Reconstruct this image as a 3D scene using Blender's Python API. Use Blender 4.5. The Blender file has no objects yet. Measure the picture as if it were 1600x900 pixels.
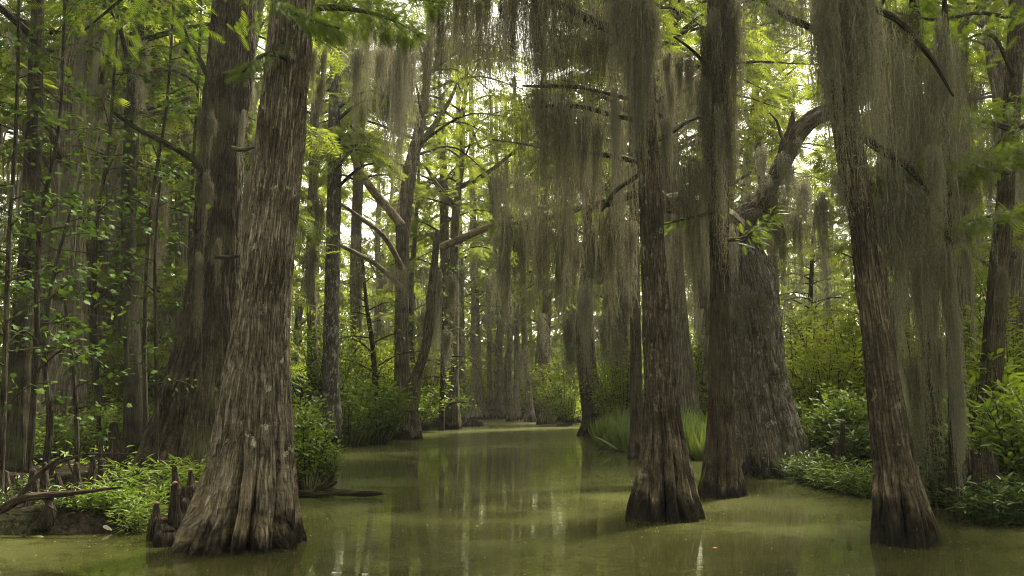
import bpy, math, random
import numpy as np
from mathutils import Vector

SEED = 7
rng = np.random.default_rng(SEED)
random.seed(SEED)
R = math.radians
scene = bpy.context.scene
col = scene.collection

# ------------------------------------------------------------------ camera
CAM_H, PITCH, LENS = 1.5, R(8.2), 28.0
F = 1600 * LENS / 36.0
cam_d = bpy.data.cameras.new('camera')
cam = bpy.data.objects.new('camera', cam_d)
col.objects.link(cam)
cam.location = (0, 0, CAM_H)
cam.rotation_euler = (R(90) + PITCH, 0, 0)
cam_d.lens = LENS
cam_d.sensor_width = 36
cam_d.clip_start = 0.05
cam_d.clip_end = 3000
scene.camera = cam
cp, sp = math.cos(PITCH), math.sin(PITCH)


def ray(px, py):
    x = (px - 800) / F
    y = (450 - py) / F
    return np.array([x, cp - y * sp, sp + y * cp])


def at(px, py, Y):
    d = ray(px, py)
    s = Y / d[1]
    return np.array([0, 0, CAM_H]) + d * s


def ground(px, py, z=0.0):
    d = ray(px, py)
    s = (z - CAM_H) / d[2]
    return np.array([0, 0, CAM_H]) + d * s


def proj(p):
    v = np.asarray(p, float) - np.array([0, 0, CAM_H])
    zc = v[1] * cp + v[2] * sp
    yc = -v[1] * sp + v[2] * cp
    if zc < 0.01:
        return (-9999, -9999)
    return (800 + F * v[0] / zc, 450 - F * yc / zc)


def pxm(n, Y):
    return n * Y / F / cp


# ------------------------------------------------------------------ noise
def _hash(ix, iy, iz, seed):
    h = (ix.astype(np.int64) * 374761393 + iy.astype(np.int64) * 668265263 + iz.astype(np.int64) * 2147483647 + seed * 1274126177)
    h = (h ^ (h >> 13)) * 1274126177
    h &= 0x7fffffff
    h = h ^ (h >> 16)
    return (h % 65536) / 32768.0 - 1.0


def vnoise(p, seed=0):
    p = np.asarray(p, float)
    i = np.floor(p).astype(np.int64)
    f = p - i
    f = f * f * (3 - 2 * f)
    r = 0
    for dx in (0, 1):
        wx = f[:, 0] if dx else 1 - f[:, 0]
        for dy in (0, 1):
            wy = f[:, 1] if dy else 1 - f[:, 1]
            for dz in (0, 1):
                wz = f[:, 2] if dz else 1 - f[:, 2]
                r = r + wx * wy * wz * _hash(i[:, 0] + dx, i[:, 1] + dy, i[:, 2] + dz, seed)
    return r


def fbm(p, octv=4, seed=0):
    r, a, s = 0, 0.5, 1.0
    for o in range(octv):
        r = r + a * vnoise(np.asarray(p) * s, seed + o * 17)
        a *= 0.5
        s *= 2.03
    return r


# ------------------------------------------------------------------ mesh building
class MB:
    """collects vertices, faces of any size and two attributes, and builds ONE mesh"""

    def __init__(self):
        self.v, self.loops, self.sizes, self.var, self.bark = [], [], [], [], []
        self.n = 0

    def add(self, v, faces, var=0.0, bark=None):
        v = np.asarray(v, np.float32).reshape(-1, 3)
        for f in (faces if isinstance(faces, list) else [faces]):
            f = np.asarray(f, np.int64)
            self.loops.append((f + self.n).ravel())
            self.sizes.append(np.full(len(f), f.shape[1], np.int64))
        self.v.append(v)
        self.var.append(np.broadcast_to(np.asarray(var, np.float32), (len(v),)).copy())
        self.bark.append(np.zeros((len(v), 3), np.float32) if bark is None else np.asarray(bark, np.float32))
        self.n += len(v)

    def data(self, name, mat, off=(0, 0, 0), smooth=True):
        v = np.concatenate(self.v) - np.asarray(off, np.float32)
        loops = np.concatenate(self.loops).astype(np.int32)
        sizes = np.concatenate(self.sizes)
        start = np.concatenate([[0], np.cumsum(sizes)[:-1]]).astype(np.int32)
        me = bpy.data.meshes.new(name)
        me.vertices.add(len(v))
        me.vertices.foreach_set('co', v.astype(np.float32).ravel())
        me.loops.add(len(loops))
        me.loops.foreach_set('vertex_index', loops)
        me.polygons.add(len(sizes))
        me.polygons.foreach_set('loop_start', start)
        me.polygons.foreach_set('loop_total', sizes.astype(np.int32))
        me.polygons.foreach_set('use_smooth', np.full(len(sizes), smooth, bool))
        a = me.attributes.new('var', 'FLOAT', 'POINT')
        a.data.foreach_set('value', np.concatenate(self.var))
        b = np.concatenate(self.bark)
        if np.abs(b).max() > 0:
            a = me.attributes.new('barkco', 'FLOAT_VECTOR', 'POINT')
            a.data.foreach_set('vector', b.ravel())
        me.update(calc_edges=True)
        me.validate()
        me.materials.append(mat)
        return me

    def build(self, name, mat, parent=None, smooth=True):
        off = np.array(parent_loc(parent)) if parent is not None else np.zeros(3)
        o = bpy.data.objects.new(name, self.data(name, mat, off, smooth))
        col.objects.link(o)
        if parent is not None:
            o.parent = parent
        return o


def parent_loc(o):
    l = Vector((0, 0, 0))
    while o is not None:
        l = l + o.location
        o = o.parent
    return l


def tag(o, label=None, cat=None, group=None, kind=None):
    if label:
        o['label'] = label
    if cat:
        o['category'] = cat
    if group:
        o['group'] = group
    if kind:
        o['kind'] = kind
    return o


def thing(name, label, cat, loc, group=None):
    o = bpy.data.objects.new(name, None)
    o.empty_display_size = 0.2
    col.objects.link(o)
    o.location = tuple(float(c) for c in loc)
    return tag(o, label, cat, group)


KIDS = {}


def copy_tree(o, parent=None):
    c = o.copy()
    col.objects.link(c)
    if parent is not None:
        c.parent = parent
    for ch in list(o.children):
        copy_tree(ch, c)
    return c


def unit(v):
    v = np.asarray(v, float)
    n = np.linalg.norm(v, axis=-1, keepdims=True)
    return v / np.maximum(n, 1e-9)


def stamp(mb, tv, tf, P, D, N, S, var):
    """put template (tv, tf) at every P with its +y along D and its +z near N"""
    P = np.asarray(P, float); D = unit(D); N = np.asarray(N, float)
    X = unit(np.cross(D, N)); Z = np.cross(X, D)
    S = np.broadcast_to(np.asarray(S, float), (len(P),))[:, None, None]
    V = P[:, None, :] + S * (tv[None, :, 0:1] * X[:, None] + tv[None, :, 1:2] * D[:, None] + tv[None, :, 2:3] * Z[:, None])
    k = len(tv)
    base = (np.arange(len(P)) * k)[:, None, None]
    faces = [(np.asarray(f)[None] + base).reshape(-1, np.asarray(f).shape[1]) for f in tf]
    mb.add(V.reshape(-1, 3), faces, np.repeat(np.broadcast_to(np.asarray(var, float), (len(P),)), k))


# leaf templates ------------------------------------------------------
def t_lance(w=0.13, fold=0.06, curl=-0.12):
    v = np.array([[0, 0, 0], [w, .3, fold], [w * .85, .62, fold + curl * .4], [0, 1, curl], [-w * .85, .62, fold + curl * .4], [-w, .3, fold], [0, .5, curl * .2]])
    return v, [np.array([[0, 1, 6], [1, 2, 6], [2, 3, 6], [3, 4, 6], [4, 5, 6], [5, 0, 6]])]


def t_maple():
    o = [(0, 0), (.22, .05), (.5, .12), (.36, .3), (.55, .62), (.28, .58), (0, 1), (-.28, .58), (-.55, .62), (-.36, .3), (-.5, .12), (-.22, .05)]
    v = [[x, y, -.16 * abs(x) - .1 * y * y] for x, y in o] + [[0, .32, 0.02]]
    n = len(o)
    return np.array(v), [np.array([[i, (i + 1) % n, n] for i in range(n)])]


def t_frond(pairs=9, lw=0.035, ll=0.3, droop=-0.15):
    vs, fs = [], []
    k = 0
    vs += [[-.012, 0, 0], [.012, 0, 0], [0, 1, droop]]
    fs.append([0, 1, 2]); k = 3
    for i in range(pairs):
        t = .06 + .92 * i / pairs
        l = ll * (math.sin(math.pi * min(1, t * .85 + .16)) ** .7 + .05)
        z = droop * t * t
        for s in (-1, 1):
            ty = t + l * .55
            vs += [[0, t - lw, z], [0, t + lw, z], [s * l * .85, ty, z - l * .25]]
            fs.append([k, k + 1, k + 2]); k += 3
    return np.array(vs), [np.array(fs)]


T_LANCE, T_OVAL, T_MAPLE = t_lance(), t_lance(.24, .05, -.15), t_maple()
T_FROND, T_FROND_FAR = t_frond(11, .026, .26), t_frond(6, .06, .34)
T_BLADE = (np.array([[-.012, 0, 0], [.012, 0, 0], [-.014, .35, .0], [.014, .35, -.02], [-.01, .7, -.17], [.01, .7, -.17], [0, .93, -.5]]),
           [np.array([[0, 1, 3, 2], [2, 3, 5, 4]]), np.array([[4, 5, 6]])])


def rnd_unit(n, g=rng):
    return unit(g.normal(size=(n, 3)))


# tubes ----------------------------------------------------------------
def catmull(P, n):
    P = np.asarray(P, float)
    if len(P) == 2:
        return P[0] + (P[1] - P[0]) * np.linspace(0, 1, n)[:, None]
    Q = np.vstack([2 * P[0] - P[1], P, 2 * P[-1] - P[-2]])
    d = np.linalg.norm(np.diff(P[:, :3], axis=0), axis=1)
    s = np.concatenate([[0], np.cumsum(d)])
    u = np.linspace(0, s[-1], n)
    i = np.clip(np.searchsorted(s, u, 'right') - 1, 0, len(P) - 2)
    t = ((u - s[i]) / np.maximum(d[i], 1e-9))[:, None]
    p0, p1, p2, p3 = Q[i], Q[i + 1], Q[i + 2], Q[i + 3]
    return .5 * (2 * p1 + (p2 - p0) * t + (2 * p0 - 5 * p1 + 4 * p2 - p3) * t ** 2 + (3 * p1 - p0 - 3 * p2 + p3) * t ** 3)


def tube(mb, P, rad, nseg=8, nring=12, flute=None, rough=0.0, lump=0.0, seed=0, fine=0.0, var=0.0, tip=True, twist=0.0):
    """one continuous limb: P centre points, rad radii; flute=(ridges, amount, height) swells the foot into buttresses"""
    PR = catmull(np.column_stack([np.asarray(P, float), np.asarray(rad, float)]), nring)
    C, r = PR[:, :3], np.maximum(PR[:, 3], .0015)
    T = unit(np.gradient(C, axis=0))
    a0 = np.array([1., 0, 0]) if abs(T[0][0]) < .8 else np.array([0, 1., 0])
    U = np.zeros_like(C)
    u = unit(a0 - T[0] * np.dot(a0, T[0]))
    for i in range(nring):
        u = unit(u - T[i] * np.dot(u, T[i]))
        U[i] = u
    W = np.cross(T, U)
    s = np.concatenate([[0], np.cumsum(np.linalg.norm(np.diff(C, axis=0), axis=1))])
    th = np.arange(nseg) / nseg * 2 * math.pi
    TH, SS = np.meshgrid(th, s)
    rr = np.repeat(r[:, None], nseg, 1)
    rb = float(np.mean(r))
    co = np.stack([np.cos(TH), np.sin(TH), SS], -1).reshape(-1, 3)
    if lump:
        rr = rr * (1 + lump * fbm(co * np.array([1.1, 1.1, 1.2 / max(rb * 4, .15)]) + seed * 3.1, 3, seed).reshape(rr.shape))
    if flute:
        nr, amp, hd = flute[:3]
        SR = np.maximum(SS - (flute[3] if len(flute) > 3 else .45), 0)
        g = np.random.default_rng(seed + 5)
        wob = .1 * vnoise(co * np.array([1.5, 1.5, .9]) + seed, seed + 3).reshape(rr.shape)
        tot = 0
        for (cnt, wgt, hm) in ((nr, 1.0, 1.0), (nr * 2, .32, .6)):
            cre = np.sort((np.arange(cnt) + g.uniform(-.36, .36, cnt)) / cnt * 2 * math.pi)
            ce = np.concatenate([cre, [cre[0] + 2 * math.pi]])
            tt = np.mod(TH + wob - cre[0], 2 * math.pi) + cre[0]
            k = np.clip(np.searchsorted(ce, tt.ravel(), 'right') - 1, 0, cnt - 1).reshape(tt.shape)
            u = (tt - ce[k]) / (ce[k + 1] - ce[k])
            st, hh = g.uniform(.65, 1.25, cnt), hd * hm * g.uniform(.6, 1.4, cnt + 1)
            hh[cnt] = hh[0]
            hk = np.where(u < .5, hh[k], hh[k + 1])
            lobe = np.sin(math.pi * np.clip(u, 0, 1)) ** .55
            dec = np.exp(-(SR / hk) ** 1.4)
            tot = tot + wgt * ((lobe - 1) * dec + (st[k] - 1) * .5 * lobe * np.exp(-(SR / hd) ** 1.4))
        rr = rr * np.maximum(1 + amp * (tot + .22 * np.exp(-(SR / hd) ** 1.4)), .25)
    if rough:
        f = fbm(co * np.array([2.2 * rb / .15, 2.2 * rb / .15, 1.6]) + seed * 7.7, 4, seed + 11).reshape(rr.shape)
        rr = rr + rough * f
    if fine:
        k = rb / .03
        q = co * np.array([k, k, 1.9]) + np.array([0, 0, 1]) * 0 + seed
        q[:, 0] += .5 * np.sin(co[:, 2] * 2.1); q[:, 1] += .5 * np.cos(co[:, 2] * 1.7)
        f = vnoise(q, seed + 21) + .5 * vnoise(q * np.array([2, 2, 1.6]), seed + 22)
        rr = rr + fine * (np.minimum(np.abs(f) * 2.6, 1).reshape(rr.shape) - .65)
    V = C[:, None] + rr[..., None] * (np.cos(TH)[..., None] * U[:, None] + np.sin(TH)[..., None] * W[:, None])
    i = np.arange(nring - 1)[:, None] * nseg
    j = np.arange(nseg)[None]
    jn = (j + 1) % nseg
    q = np.stack([i + j, i + jn, i + nseg + jn, i + nseg + j], -1).reshape(-1, 4)
    V = V.reshape(-1, 3)
    bark = np.stack([np.cos(TH) * rb, np.sin(TH) * rb, SS], -1).reshape(-1, 3) + np.array([seed * 1.7, seed * .9, seed * 2.3]) % 50
    fs = [q]
    if tip:
        V = np.vstack([V, C[-1] + T[-1] * r[-1] * .5])
        bark = np.vstack([bark, bark[-1]])
        k = len(V) - 1
        l = (nring - 1) * nseg
        fs.append(np.stack([l + j[0], l + jn[0], np.full(nseg, k)], -1))
    mb.add(V, fs, var, bark)
    return C, r


# ------------------------------------------------------------------ materials
def new_mat(name):
    m = bpy.data.materials.new(name)
    m.use_nodes = True
    nt = m.node_tree
    for n in list(nt.nodes):
        nt.nodes.remove(n)
    return m, nt


def N(nt, t, **kw):
    n = nt.nodes.new(t)
    for k, v in kw.items():
        if k in n.inputs:
            n.inputs[k].default_value = v
        else:
            setattr(n, k, v)
    return n


def ramp(nt, stops, fac):
    r = nt.nodes.new('ShaderNodeValToRGB')
    el = r.color_ramp.elements
    while len(el) < len(stops):
        el.new(.5)
    for e, (p, c) in zip(el, stops):
        e.position = p
        e.color = (*c, 1) if len(c) == 3 else c
    nt.links.new(fac, r.inputs[0])
    return r


def mixc(nt, fac, a, b, mode='MIX'):
    n = nt.nodes.new('ShaderNodeMix')
    n.data_type = 'RGBA'
    n.blend_type = mode
    for sock, v in ((n.inputs[0], fac), (n.inputs[6], a), (n.inputs[7], b)):
        if hasattr(v, 'links'):
            nt.links.new(v, sock)
        elif isinstance(v, (int, float)):
            sock.default_value = v
        else:
            sock.default_value = (*v, 1)
    return n.outputs[2]


def math_n(nt, op, a, b=None, clamp=False):
    n = nt.nodes.new('ShaderNodeMath')
    n.operation = op
    n.use_clamp = clamp
    for k, v in enumerate((a, b)):
        if v is None:
            continue
        if hasattr(v, 'links'):
            nt.links.new(v, n.inputs[k])
        else:
            n.inputs[k].default_value = v
    return n.outputs[0]


def bark_mat(name, dark, mid, light, lichen=0.0, lichen_col=(.42, .42, .34), wet=0.33, moss=0.0, pale_base=0.0, bump=.8, scale=1.0):
    m, nt = new_mat(name)
    L = nt.links.new
    out = N(nt, 'ShaderNodeOutputMaterial')
    b = N(nt, 'ShaderNodeBsdfPrincipled')
    b.inputs['Roughness'].default_value = .9
    b.inputs['Specular IOR Level'].default_value = .08
    L(b.outputs[0], out.inputs[0])
    at_ = N(nt, 'ShaderNodeAttribute', attribute_name='barkco')
    mp = N(nt, 'ShaderNodeMapping')
    mp.inputs['Scale'].default_value = (1, 1, .055)
    L(at_.outputs['Vector'], mp.inputs[0])
    wv = N(nt, 'ShaderNodeTexNoise')
    wv.inputs['Scale'].default_value = 3.0
    L(at_.outputs['Vector'], wv.inputs['Vector'])
    warp = N(nt, 'ShaderNodeVectorMath', operation='SCALE')
    warp.inputs['Scale'].default_value = .02
    L(wv.outputs['Color'], warp.inputs[0])
    ad = N(nt, 'ShaderNodeVectorMath', operation='ADD')
    L(mp.outputs[0], ad.inputs[0]); L(warp.outputs[0], ad.inputs[1])
    n1 = N(nt, 'ShaderNodeTexNoise')
    n1.inputs['Scale'].default_value = 58 * scale
    n1.inputs['Detail'].default_value = 6
    n1.inputs['Roughness'].default_value = .72
    L(ad.outputs[0], n1.inputs['Vector'])
    n2 = N(nt, 'ShaderNodeTexNoise')
    n2.inputs['Scale'].default_value = 2.3
    n2.inputs['Detail'].default_value = 5
    L(at_.outputs['Vector'], n2.inputs['Vector'])
    mpr = N(nt, 'ShaderNodeMapping')
    mpr.inputs['Scale'].default_value = (1, 1, .065)
    L(at_.outputs['Vector'], mpr.inputs[0])
    adr = N(nt, 'ShaderNodeVectorMath', operation='ADD')
    L(mpr.outputs[0], adr.inputs[0]); L(warp.outputs[0], adr.inputs[1])
    nr_ = N(nt, 'ShaderNodeTexNoise')
    nr_.inputs['Scale'].default_value = 38 * scale
    nr_.inputs['Detail'].default_value = 3
    nr_.inputs['Roughness'].default_value = .55
    L(adr.outputs[0], nr_.inputs['Vector'])
    crack = ramp(nt, [(0, (.16, .15, .14)), (.05, (.45, .44, .42)), (.13, (1, 1, 1))], math_n(nt, 'ABSOLUTE', math_n(nt, 'SUBTRACT', nr_.outputs[0], .5)))
    c1 = ramp(nt, [(.34, dark), (.48, mid), (.66, light)], n1.outputs[0])
    big = ramp(nt, [(.32, (.5, .48, .46)), (.55, (1, 1, 1)), (.75, (1.2, 1.18, 1.12))], n2.outputs[0])
    c = mixc(nt, 1.0, c1.outputs[0], big.outputs[0], 'MULTIPLY')
    c = mixc(nt, .7, c, crack.outputs[0], 'MULTIPLY')
    geo = N(nt, 'ShaderNodeNewGeometry')
    sx = N(nt, 'ShaderNodeSeparateXYZ')
    L(geo.outputs['Position'], sx.inputs[0])
    nm = N(nt, 'ShaderNodeTexNoise'); nm.inputs['Scale'].default_value = 26; nm.inputs['Detail'].default_value = 7; nm.inputs['Roughness'].default_value = .75
    L(at_.outputs['Vector'], nm.inputs['Vector'])
    mot = ramp(nt, [(.36, (.62, .6, .58)), (.5, (1, 1, 1)), (.66, (1.28, 1.25, 1.2))], nm.outputs[0])
    c = mixc(nt, 1.0, c, mot.outputs[0], 'MULTIPLY')
    n3 = N(nt, 'ShaderNodeTexNoise')
    n3.inputs['Scale'].default_value = 9
    n3.inputs['Detail'].default_value = 7
    n3.inputs['Roughness'].default_value = .7
    mp3 = N(nt, 'ShaderNodeMapping')
    mp3.inputs['Scale'].default_value = (1, 1, .45)
    L(at_.outputs['Vector'], mp3.inputs[0]); L(mp3.outputs[0], n3.inputs['Vector'])
    if moss:
        mk = ramp(nt, [(.56 - .12 * moss, (0, 0, 0)), (.72, (1, 1, 1))], n2.outputs[0])
        c = mixc(nt, math_n(nt, 'MULTIPLY', mk.outputs[0], .75), c, (.07, .08, .035))
    if lichen:
        lk = ramp(nt, [(.62 - .1 * lichen, (0, 0, 0)), (.66 - .08 * lichen, (1, 1, 1))], n3.outputs[0])
        c = mixc(nt, math_n(nt, 'MULTIPLY', lk.outputs[0], .8), c, lichen_col)
    if pale_base:
        # bare grey wood where the bark has worn off low on the buttresses
        nn = math_n(nt, 'MULTIPLY', n1.outputs[0], 1.1)
        h = math_n(nt, 'SUBTRACT', math_n(nt, 'ADD', .55, nn), sx.outputs[2], True)
        nb = ramp(nt, [(.44, (0, 0, 0)), (.6, (1, 1, 1))], n3.outputs[0])
        c = mixc(nt, math_n(nt, 'MULTIPLY', math_n(nt, 'MULTIPLY', h, nb.outputs[0], True), pale_base), c, (.26, .2, .13))
    if wet:
        ns = N(nt, 'ShaderNodeTexNoise'); ns.inputs['Scale'].default_value = 7; ns.inputs['Detail'].default_value = 3
        mps = N(nt, 'ShaderNodeMapping'); mps.inputs['Scale'].default_value = (1, 1, .25)
        L(at_.outputs['Vector'], mps.inputs[0]); L(mps.outputs[0], ns.inputs['Vector'])
        st = math_n(nt, 'ADD', math_n(nt, 'MULTIPLY', math_n(nt, 'SUBTRACT', ns.outputs[0], .5), 1.3), math_n(nt, 'MULTIPLY', math_n(nt, 'SUBTRACT', n1.outputs[0], .5), .5))
        zz = math_n(nt, 'ADD', sx.outputs[2], st)
        wk = ramp(nt, [(wet * .45, (1, 1, 1)), (wet * .85, (.62, .62, .62)), (wet * 1.12, (0, 0, 0))], zz)
        c = mixc(nt, math_n(nt, 'MULTIPLY', wk.outputs[0], .93), c, (.007, .006, .0042))
        rr = math_n(nt, 'SUBTRACT', .9, math_n(nt, 'MULTIPLY', wk.outputs[0], .35))
        L(rr, b.inputs['Roughness'])
    L(c, b.inputs['Base Color'])
    bp = N(nt, 'ShaderNodeBump')
    bp.inputs['Strength'].default_value = bump
    bp.inputs['Distance'].default_value = .04
    L(math_n(nt, 'ADD', math_n(nt, 'MULTIPLY', n1.outputs[0], .5), crack.outputs[0]), bp.inputs['Height'])
    L(bp.outputs[0], b.inputs['Normal'])
    return m


def leaf_mat(name, a, b_, c_, trans=.4, gloss=.06, rough=.45, tint=(1.4, 1.38, .55)):
    m, nt = new_mat(name)
    L = nt.links.new
    out = N(nt, 'ShaderNodeOutputMaterial')
    va = N(nt, 'ShaderNodeAttribute', attribute_name='var')
    oi = N(nt, 'ShaderNodeObjectInfo')
    f = math_n(nt, 'ADD', math_n(nt, 'MULTIPLY', va.outputs['Fac'], .75), math_n(nt, 'MULTIPLY', oi.outputs['Random'], .25))
    cr = ramp(nt, [(.1, a), (.5, b_), (.92, c_)], f)
    d = N(nt, 'ShaderNodeBsdfDiffuse')
    L(cr.outputs[0], d.inputs[0])
    t = N(nt, 'ShaderNodeBsdfTranslucent')
    tc = mixc(nt, 1.0, cr.outputs[0], tint, 'MULTIPLY')
    L(tc, t.inputs[0])
    mx = N(nt, 'ShaderNodeMixShader')
    mx.inputs[0].default_value = trans
    L(d.outputs[0], mx.inputs[1]); L(t.outputs[0], mx.inputs[2])
    last = mx
    if gloss:
        g = N(nt, 'ShaderNodeBsdfGlossy')
        g.inputs['Roughness'].default_value = rough
        g.inputs['Color'].default_value = (.9, .95, .9, 1)
        m2 = N(nt, 'ShaderNodeMixShader')
        m2.inputs[0].default_value = gloss
        L(mx.outputs[0], m2.inputs[1]); L(g.outputs[0], m2.inputs[2])
        last = m2
    L(last.outputs[0], out.inputs[0])
    return m


def plain_mat(name, c1, c2, scale=20, rough=.85):
    m, nt = new_mat(name)
    L = nt.links.new
    out = N(nt, 'ShaderNodeOutputMaterial')
    b = N(nt, 'ShaderNodeBsdfPrincipled')
    b.inputs['Roughness'].default_value = rough
    tc = N(nt, 'ShaderNodeTexCoord')
    n = N(nt, 'ShaderNodeTexNoise')
    n.inputs['Scale'].default_value = scale
    n.inputs['Detail'].default_value = 5
    L(tc.outputs['Object'], n.inputs['Vector'])
    c = ramp(nt, [(.35, c1), (.65, c2)], n.outputs[0])
    L(c.outputs[0], b.inputs['Base Color'])
    bp = N(nt, 'ShaderNodeBump')
    bp.inputs['Strength'].default_value = .5
    bp.inputs['Distance'].default_value = .01
    L(n.outputs[0], bp.inputs['Height']); L(bp.outputs[0], b.inputs['Normal'])
    L(b.outputs[0], out.inputs[0])
    return m


M_BARK_GREY = bark_mat('grey_cypress_bark', (.06, .052, .04), (.205, .177, .139), (.37, .324, .257), lichen=.1, pale_base=.9, wet=.24, bump=1)
M_BARK_OLD = bark_mat('old_grey_bark', (.075, .068, .056), (.24, .22, .182), (.41, .38, .32), lichen=.4, pale_base=.5, wet=.3, bump=1)
M_BARK_BROWN = bark_mat('brown_cypress_bark', (.028, .022, .015), (.1, .081, .057), (.2, .165, .118), moss=.4, wet=.3, pale_base=.25)
M_BARK_SHADE = bark_mat('shaded_brown_cypress_bark', (.02, .016, .011), (.068, .055, .039), (.14, .116, .084), moss=.5, wet=.3, pale_base=.2)  # brown bark darkened for the rear cypress, its shade put into the colour
M_BARK_RED = bark_mat('red_brown_cypress_bark', (.03, .025, .018), (.1, .083, .063), (.19, .162, .125), lichen=.3, lichen_col=(.2, .18, .13), wet=.46, pale_base=.5)
M_BARK_SPOT = bark_mat('spotted_bark', (.05, .045, .038), (.13, .12, .1), (.22, .2, .17), lichen=.8, lichen_col=(.32, .32, .26), wet=0)
M_BARK_FAR = bark_mat('weathered_cypress_bark', (.07, .06, .047), (.19, .163, .128), (.34, .3, .24), moss=.3, wet=.3, scale=.6)
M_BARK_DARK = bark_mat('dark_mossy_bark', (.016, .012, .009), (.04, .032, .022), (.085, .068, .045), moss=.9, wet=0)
M_DEADWOOD = bark_mat('bare_pale_wood', (.2, .15, .11), (.4, .32, .24), (.56, .48, .37), wet=0)
M_TWIG = bark_mat('dark_branch_bark', (.025, .02, .015), (.06, .05, .038), (.12, .1, .075), moss=.4, wet=0)
M_KNEE = bark_mat('knee_bark', (.026, .02, .015), (.07, .056, .042), (.14, .115, .088), wet=.08)
M_KNEE_TIP = plain_mat('raw_knee_tip', (.12, .05, .035), (.22, .105, .07), 30)
M_MOSS = leaf_mat('spanish_moss', (.1, .096, .066), (.19, .184, .134), (.34, .33, .255), trans=.3, gloss=0, tint=(1.05, 1, .85))
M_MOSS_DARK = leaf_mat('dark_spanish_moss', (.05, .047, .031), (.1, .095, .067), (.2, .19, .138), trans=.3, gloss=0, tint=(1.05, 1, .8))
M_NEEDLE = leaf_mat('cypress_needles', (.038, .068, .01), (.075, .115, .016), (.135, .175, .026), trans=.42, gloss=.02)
M_NEEDLE_LIT = leaf_mat('sunlit_cypress_needles', (.1, .138, .026), (.16, .2, .042), (.24, .265, .062), trans=.5, gloss=.01)  # needles of the far crowns, sunlight on them put into a lighter colour
M_NEEDLE_BACKLIT = leaf_mat('backlit_cypress_needles', (.055, .095, .012), (.1, .145, .02), (.17, .205, .032), trans=.45, gloss=.015)  # needles brightened in colour to stand for light from behind the boughs
M_MAPLE = leaf_mat('broad_leaves', (.026, .05, .01), (.045, .08, .014), (.08, .12, .02), trans=.26, gloss=.006)
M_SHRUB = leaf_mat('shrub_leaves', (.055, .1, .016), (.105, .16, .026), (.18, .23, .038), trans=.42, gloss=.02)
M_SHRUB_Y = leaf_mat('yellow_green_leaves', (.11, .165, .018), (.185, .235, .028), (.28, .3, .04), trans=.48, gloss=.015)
M_DARKLEAF = leaf_mat('dark_ground_leaves', (.025, .05, .012), (.05, .085, .018), (.1, .14, .03), trans=.3, gloss=.035, rough=.4)
M_GRASS = leaf_mat('grass_blades', (.07, .12, .022), (.13, .185, .035), (.2, .24, .06), trans=.4, gloss=.05)
M_FLOAT = leaf_mat('floating_scraps', (.1, .11, .028), (.15, .158, .045), (.42, .4, .28), trans=.1, gloss=.03)
M_REDLEAF = plain_mat('red_leaf', (.3, .06, .03), (.42, .12, .05), 40)
M_PALE = plain_mat('pale_husk', (.4, .33, .25), (.58, .5, .4), 25)


def ground_mat():
    m, nt = new_mat('swamp_soil')
    L = nt.links.new
    out = N(nt, 'ShaderNodeOutputMaterial')
    b = N(nt, 'ShaderNodeBsdfPrincipled')
    b.inputs['Roughness'].default_value = .95
    b.inputs['Specular IOR Level'].default_value = .04
    geo = N(nt, 'ShaderNodeNewGeometry')
    n = N(nt, 'ShaderNodeTexNoise'); n.inputs['Scale'].default_value = .7; n.inputs['Detail'].default_value = 8
    n2 = N(nt, 'ShaderNodeTexNoise'); n2.inputs['Scale'].default_value = 14; n2.inputs['Detail'].default_value = 6
    L(geo.outputs['Position'], n.inputs['Vector']); L(geo.outputs['Position'], n2.inputs['Vector'])
    c = ramp(nt, [(.3, (.005, .004, .0025)), (.55, (.011, .0085, .0055)), (.75, (.025, .02, .013))], n2.outputs[0])
    g = ramp(nt, [(.45, (0, 0, 0)), (.6, (1, 1, 1))], n.outputs[0])
    cc = mixc(nt, math_n(nt, 'MULTIPLY', g.outputs[0], .6), c.outputs[0], (.014, .017, .006))
    L(cc, b.inputs['Base Color'])
    bp = N(nt, 'ShaderNodeBump'); bp.inputs['Strength'].default_value = .8; bp.inputs['Distance'].default_value = .06
    L(n2.outputs[0], bp.inputs['Height']); L(bp.outputs[0], b.inputs['Normal'])
    L(b.outputs[0], out.inputs[0])
    return m


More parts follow.
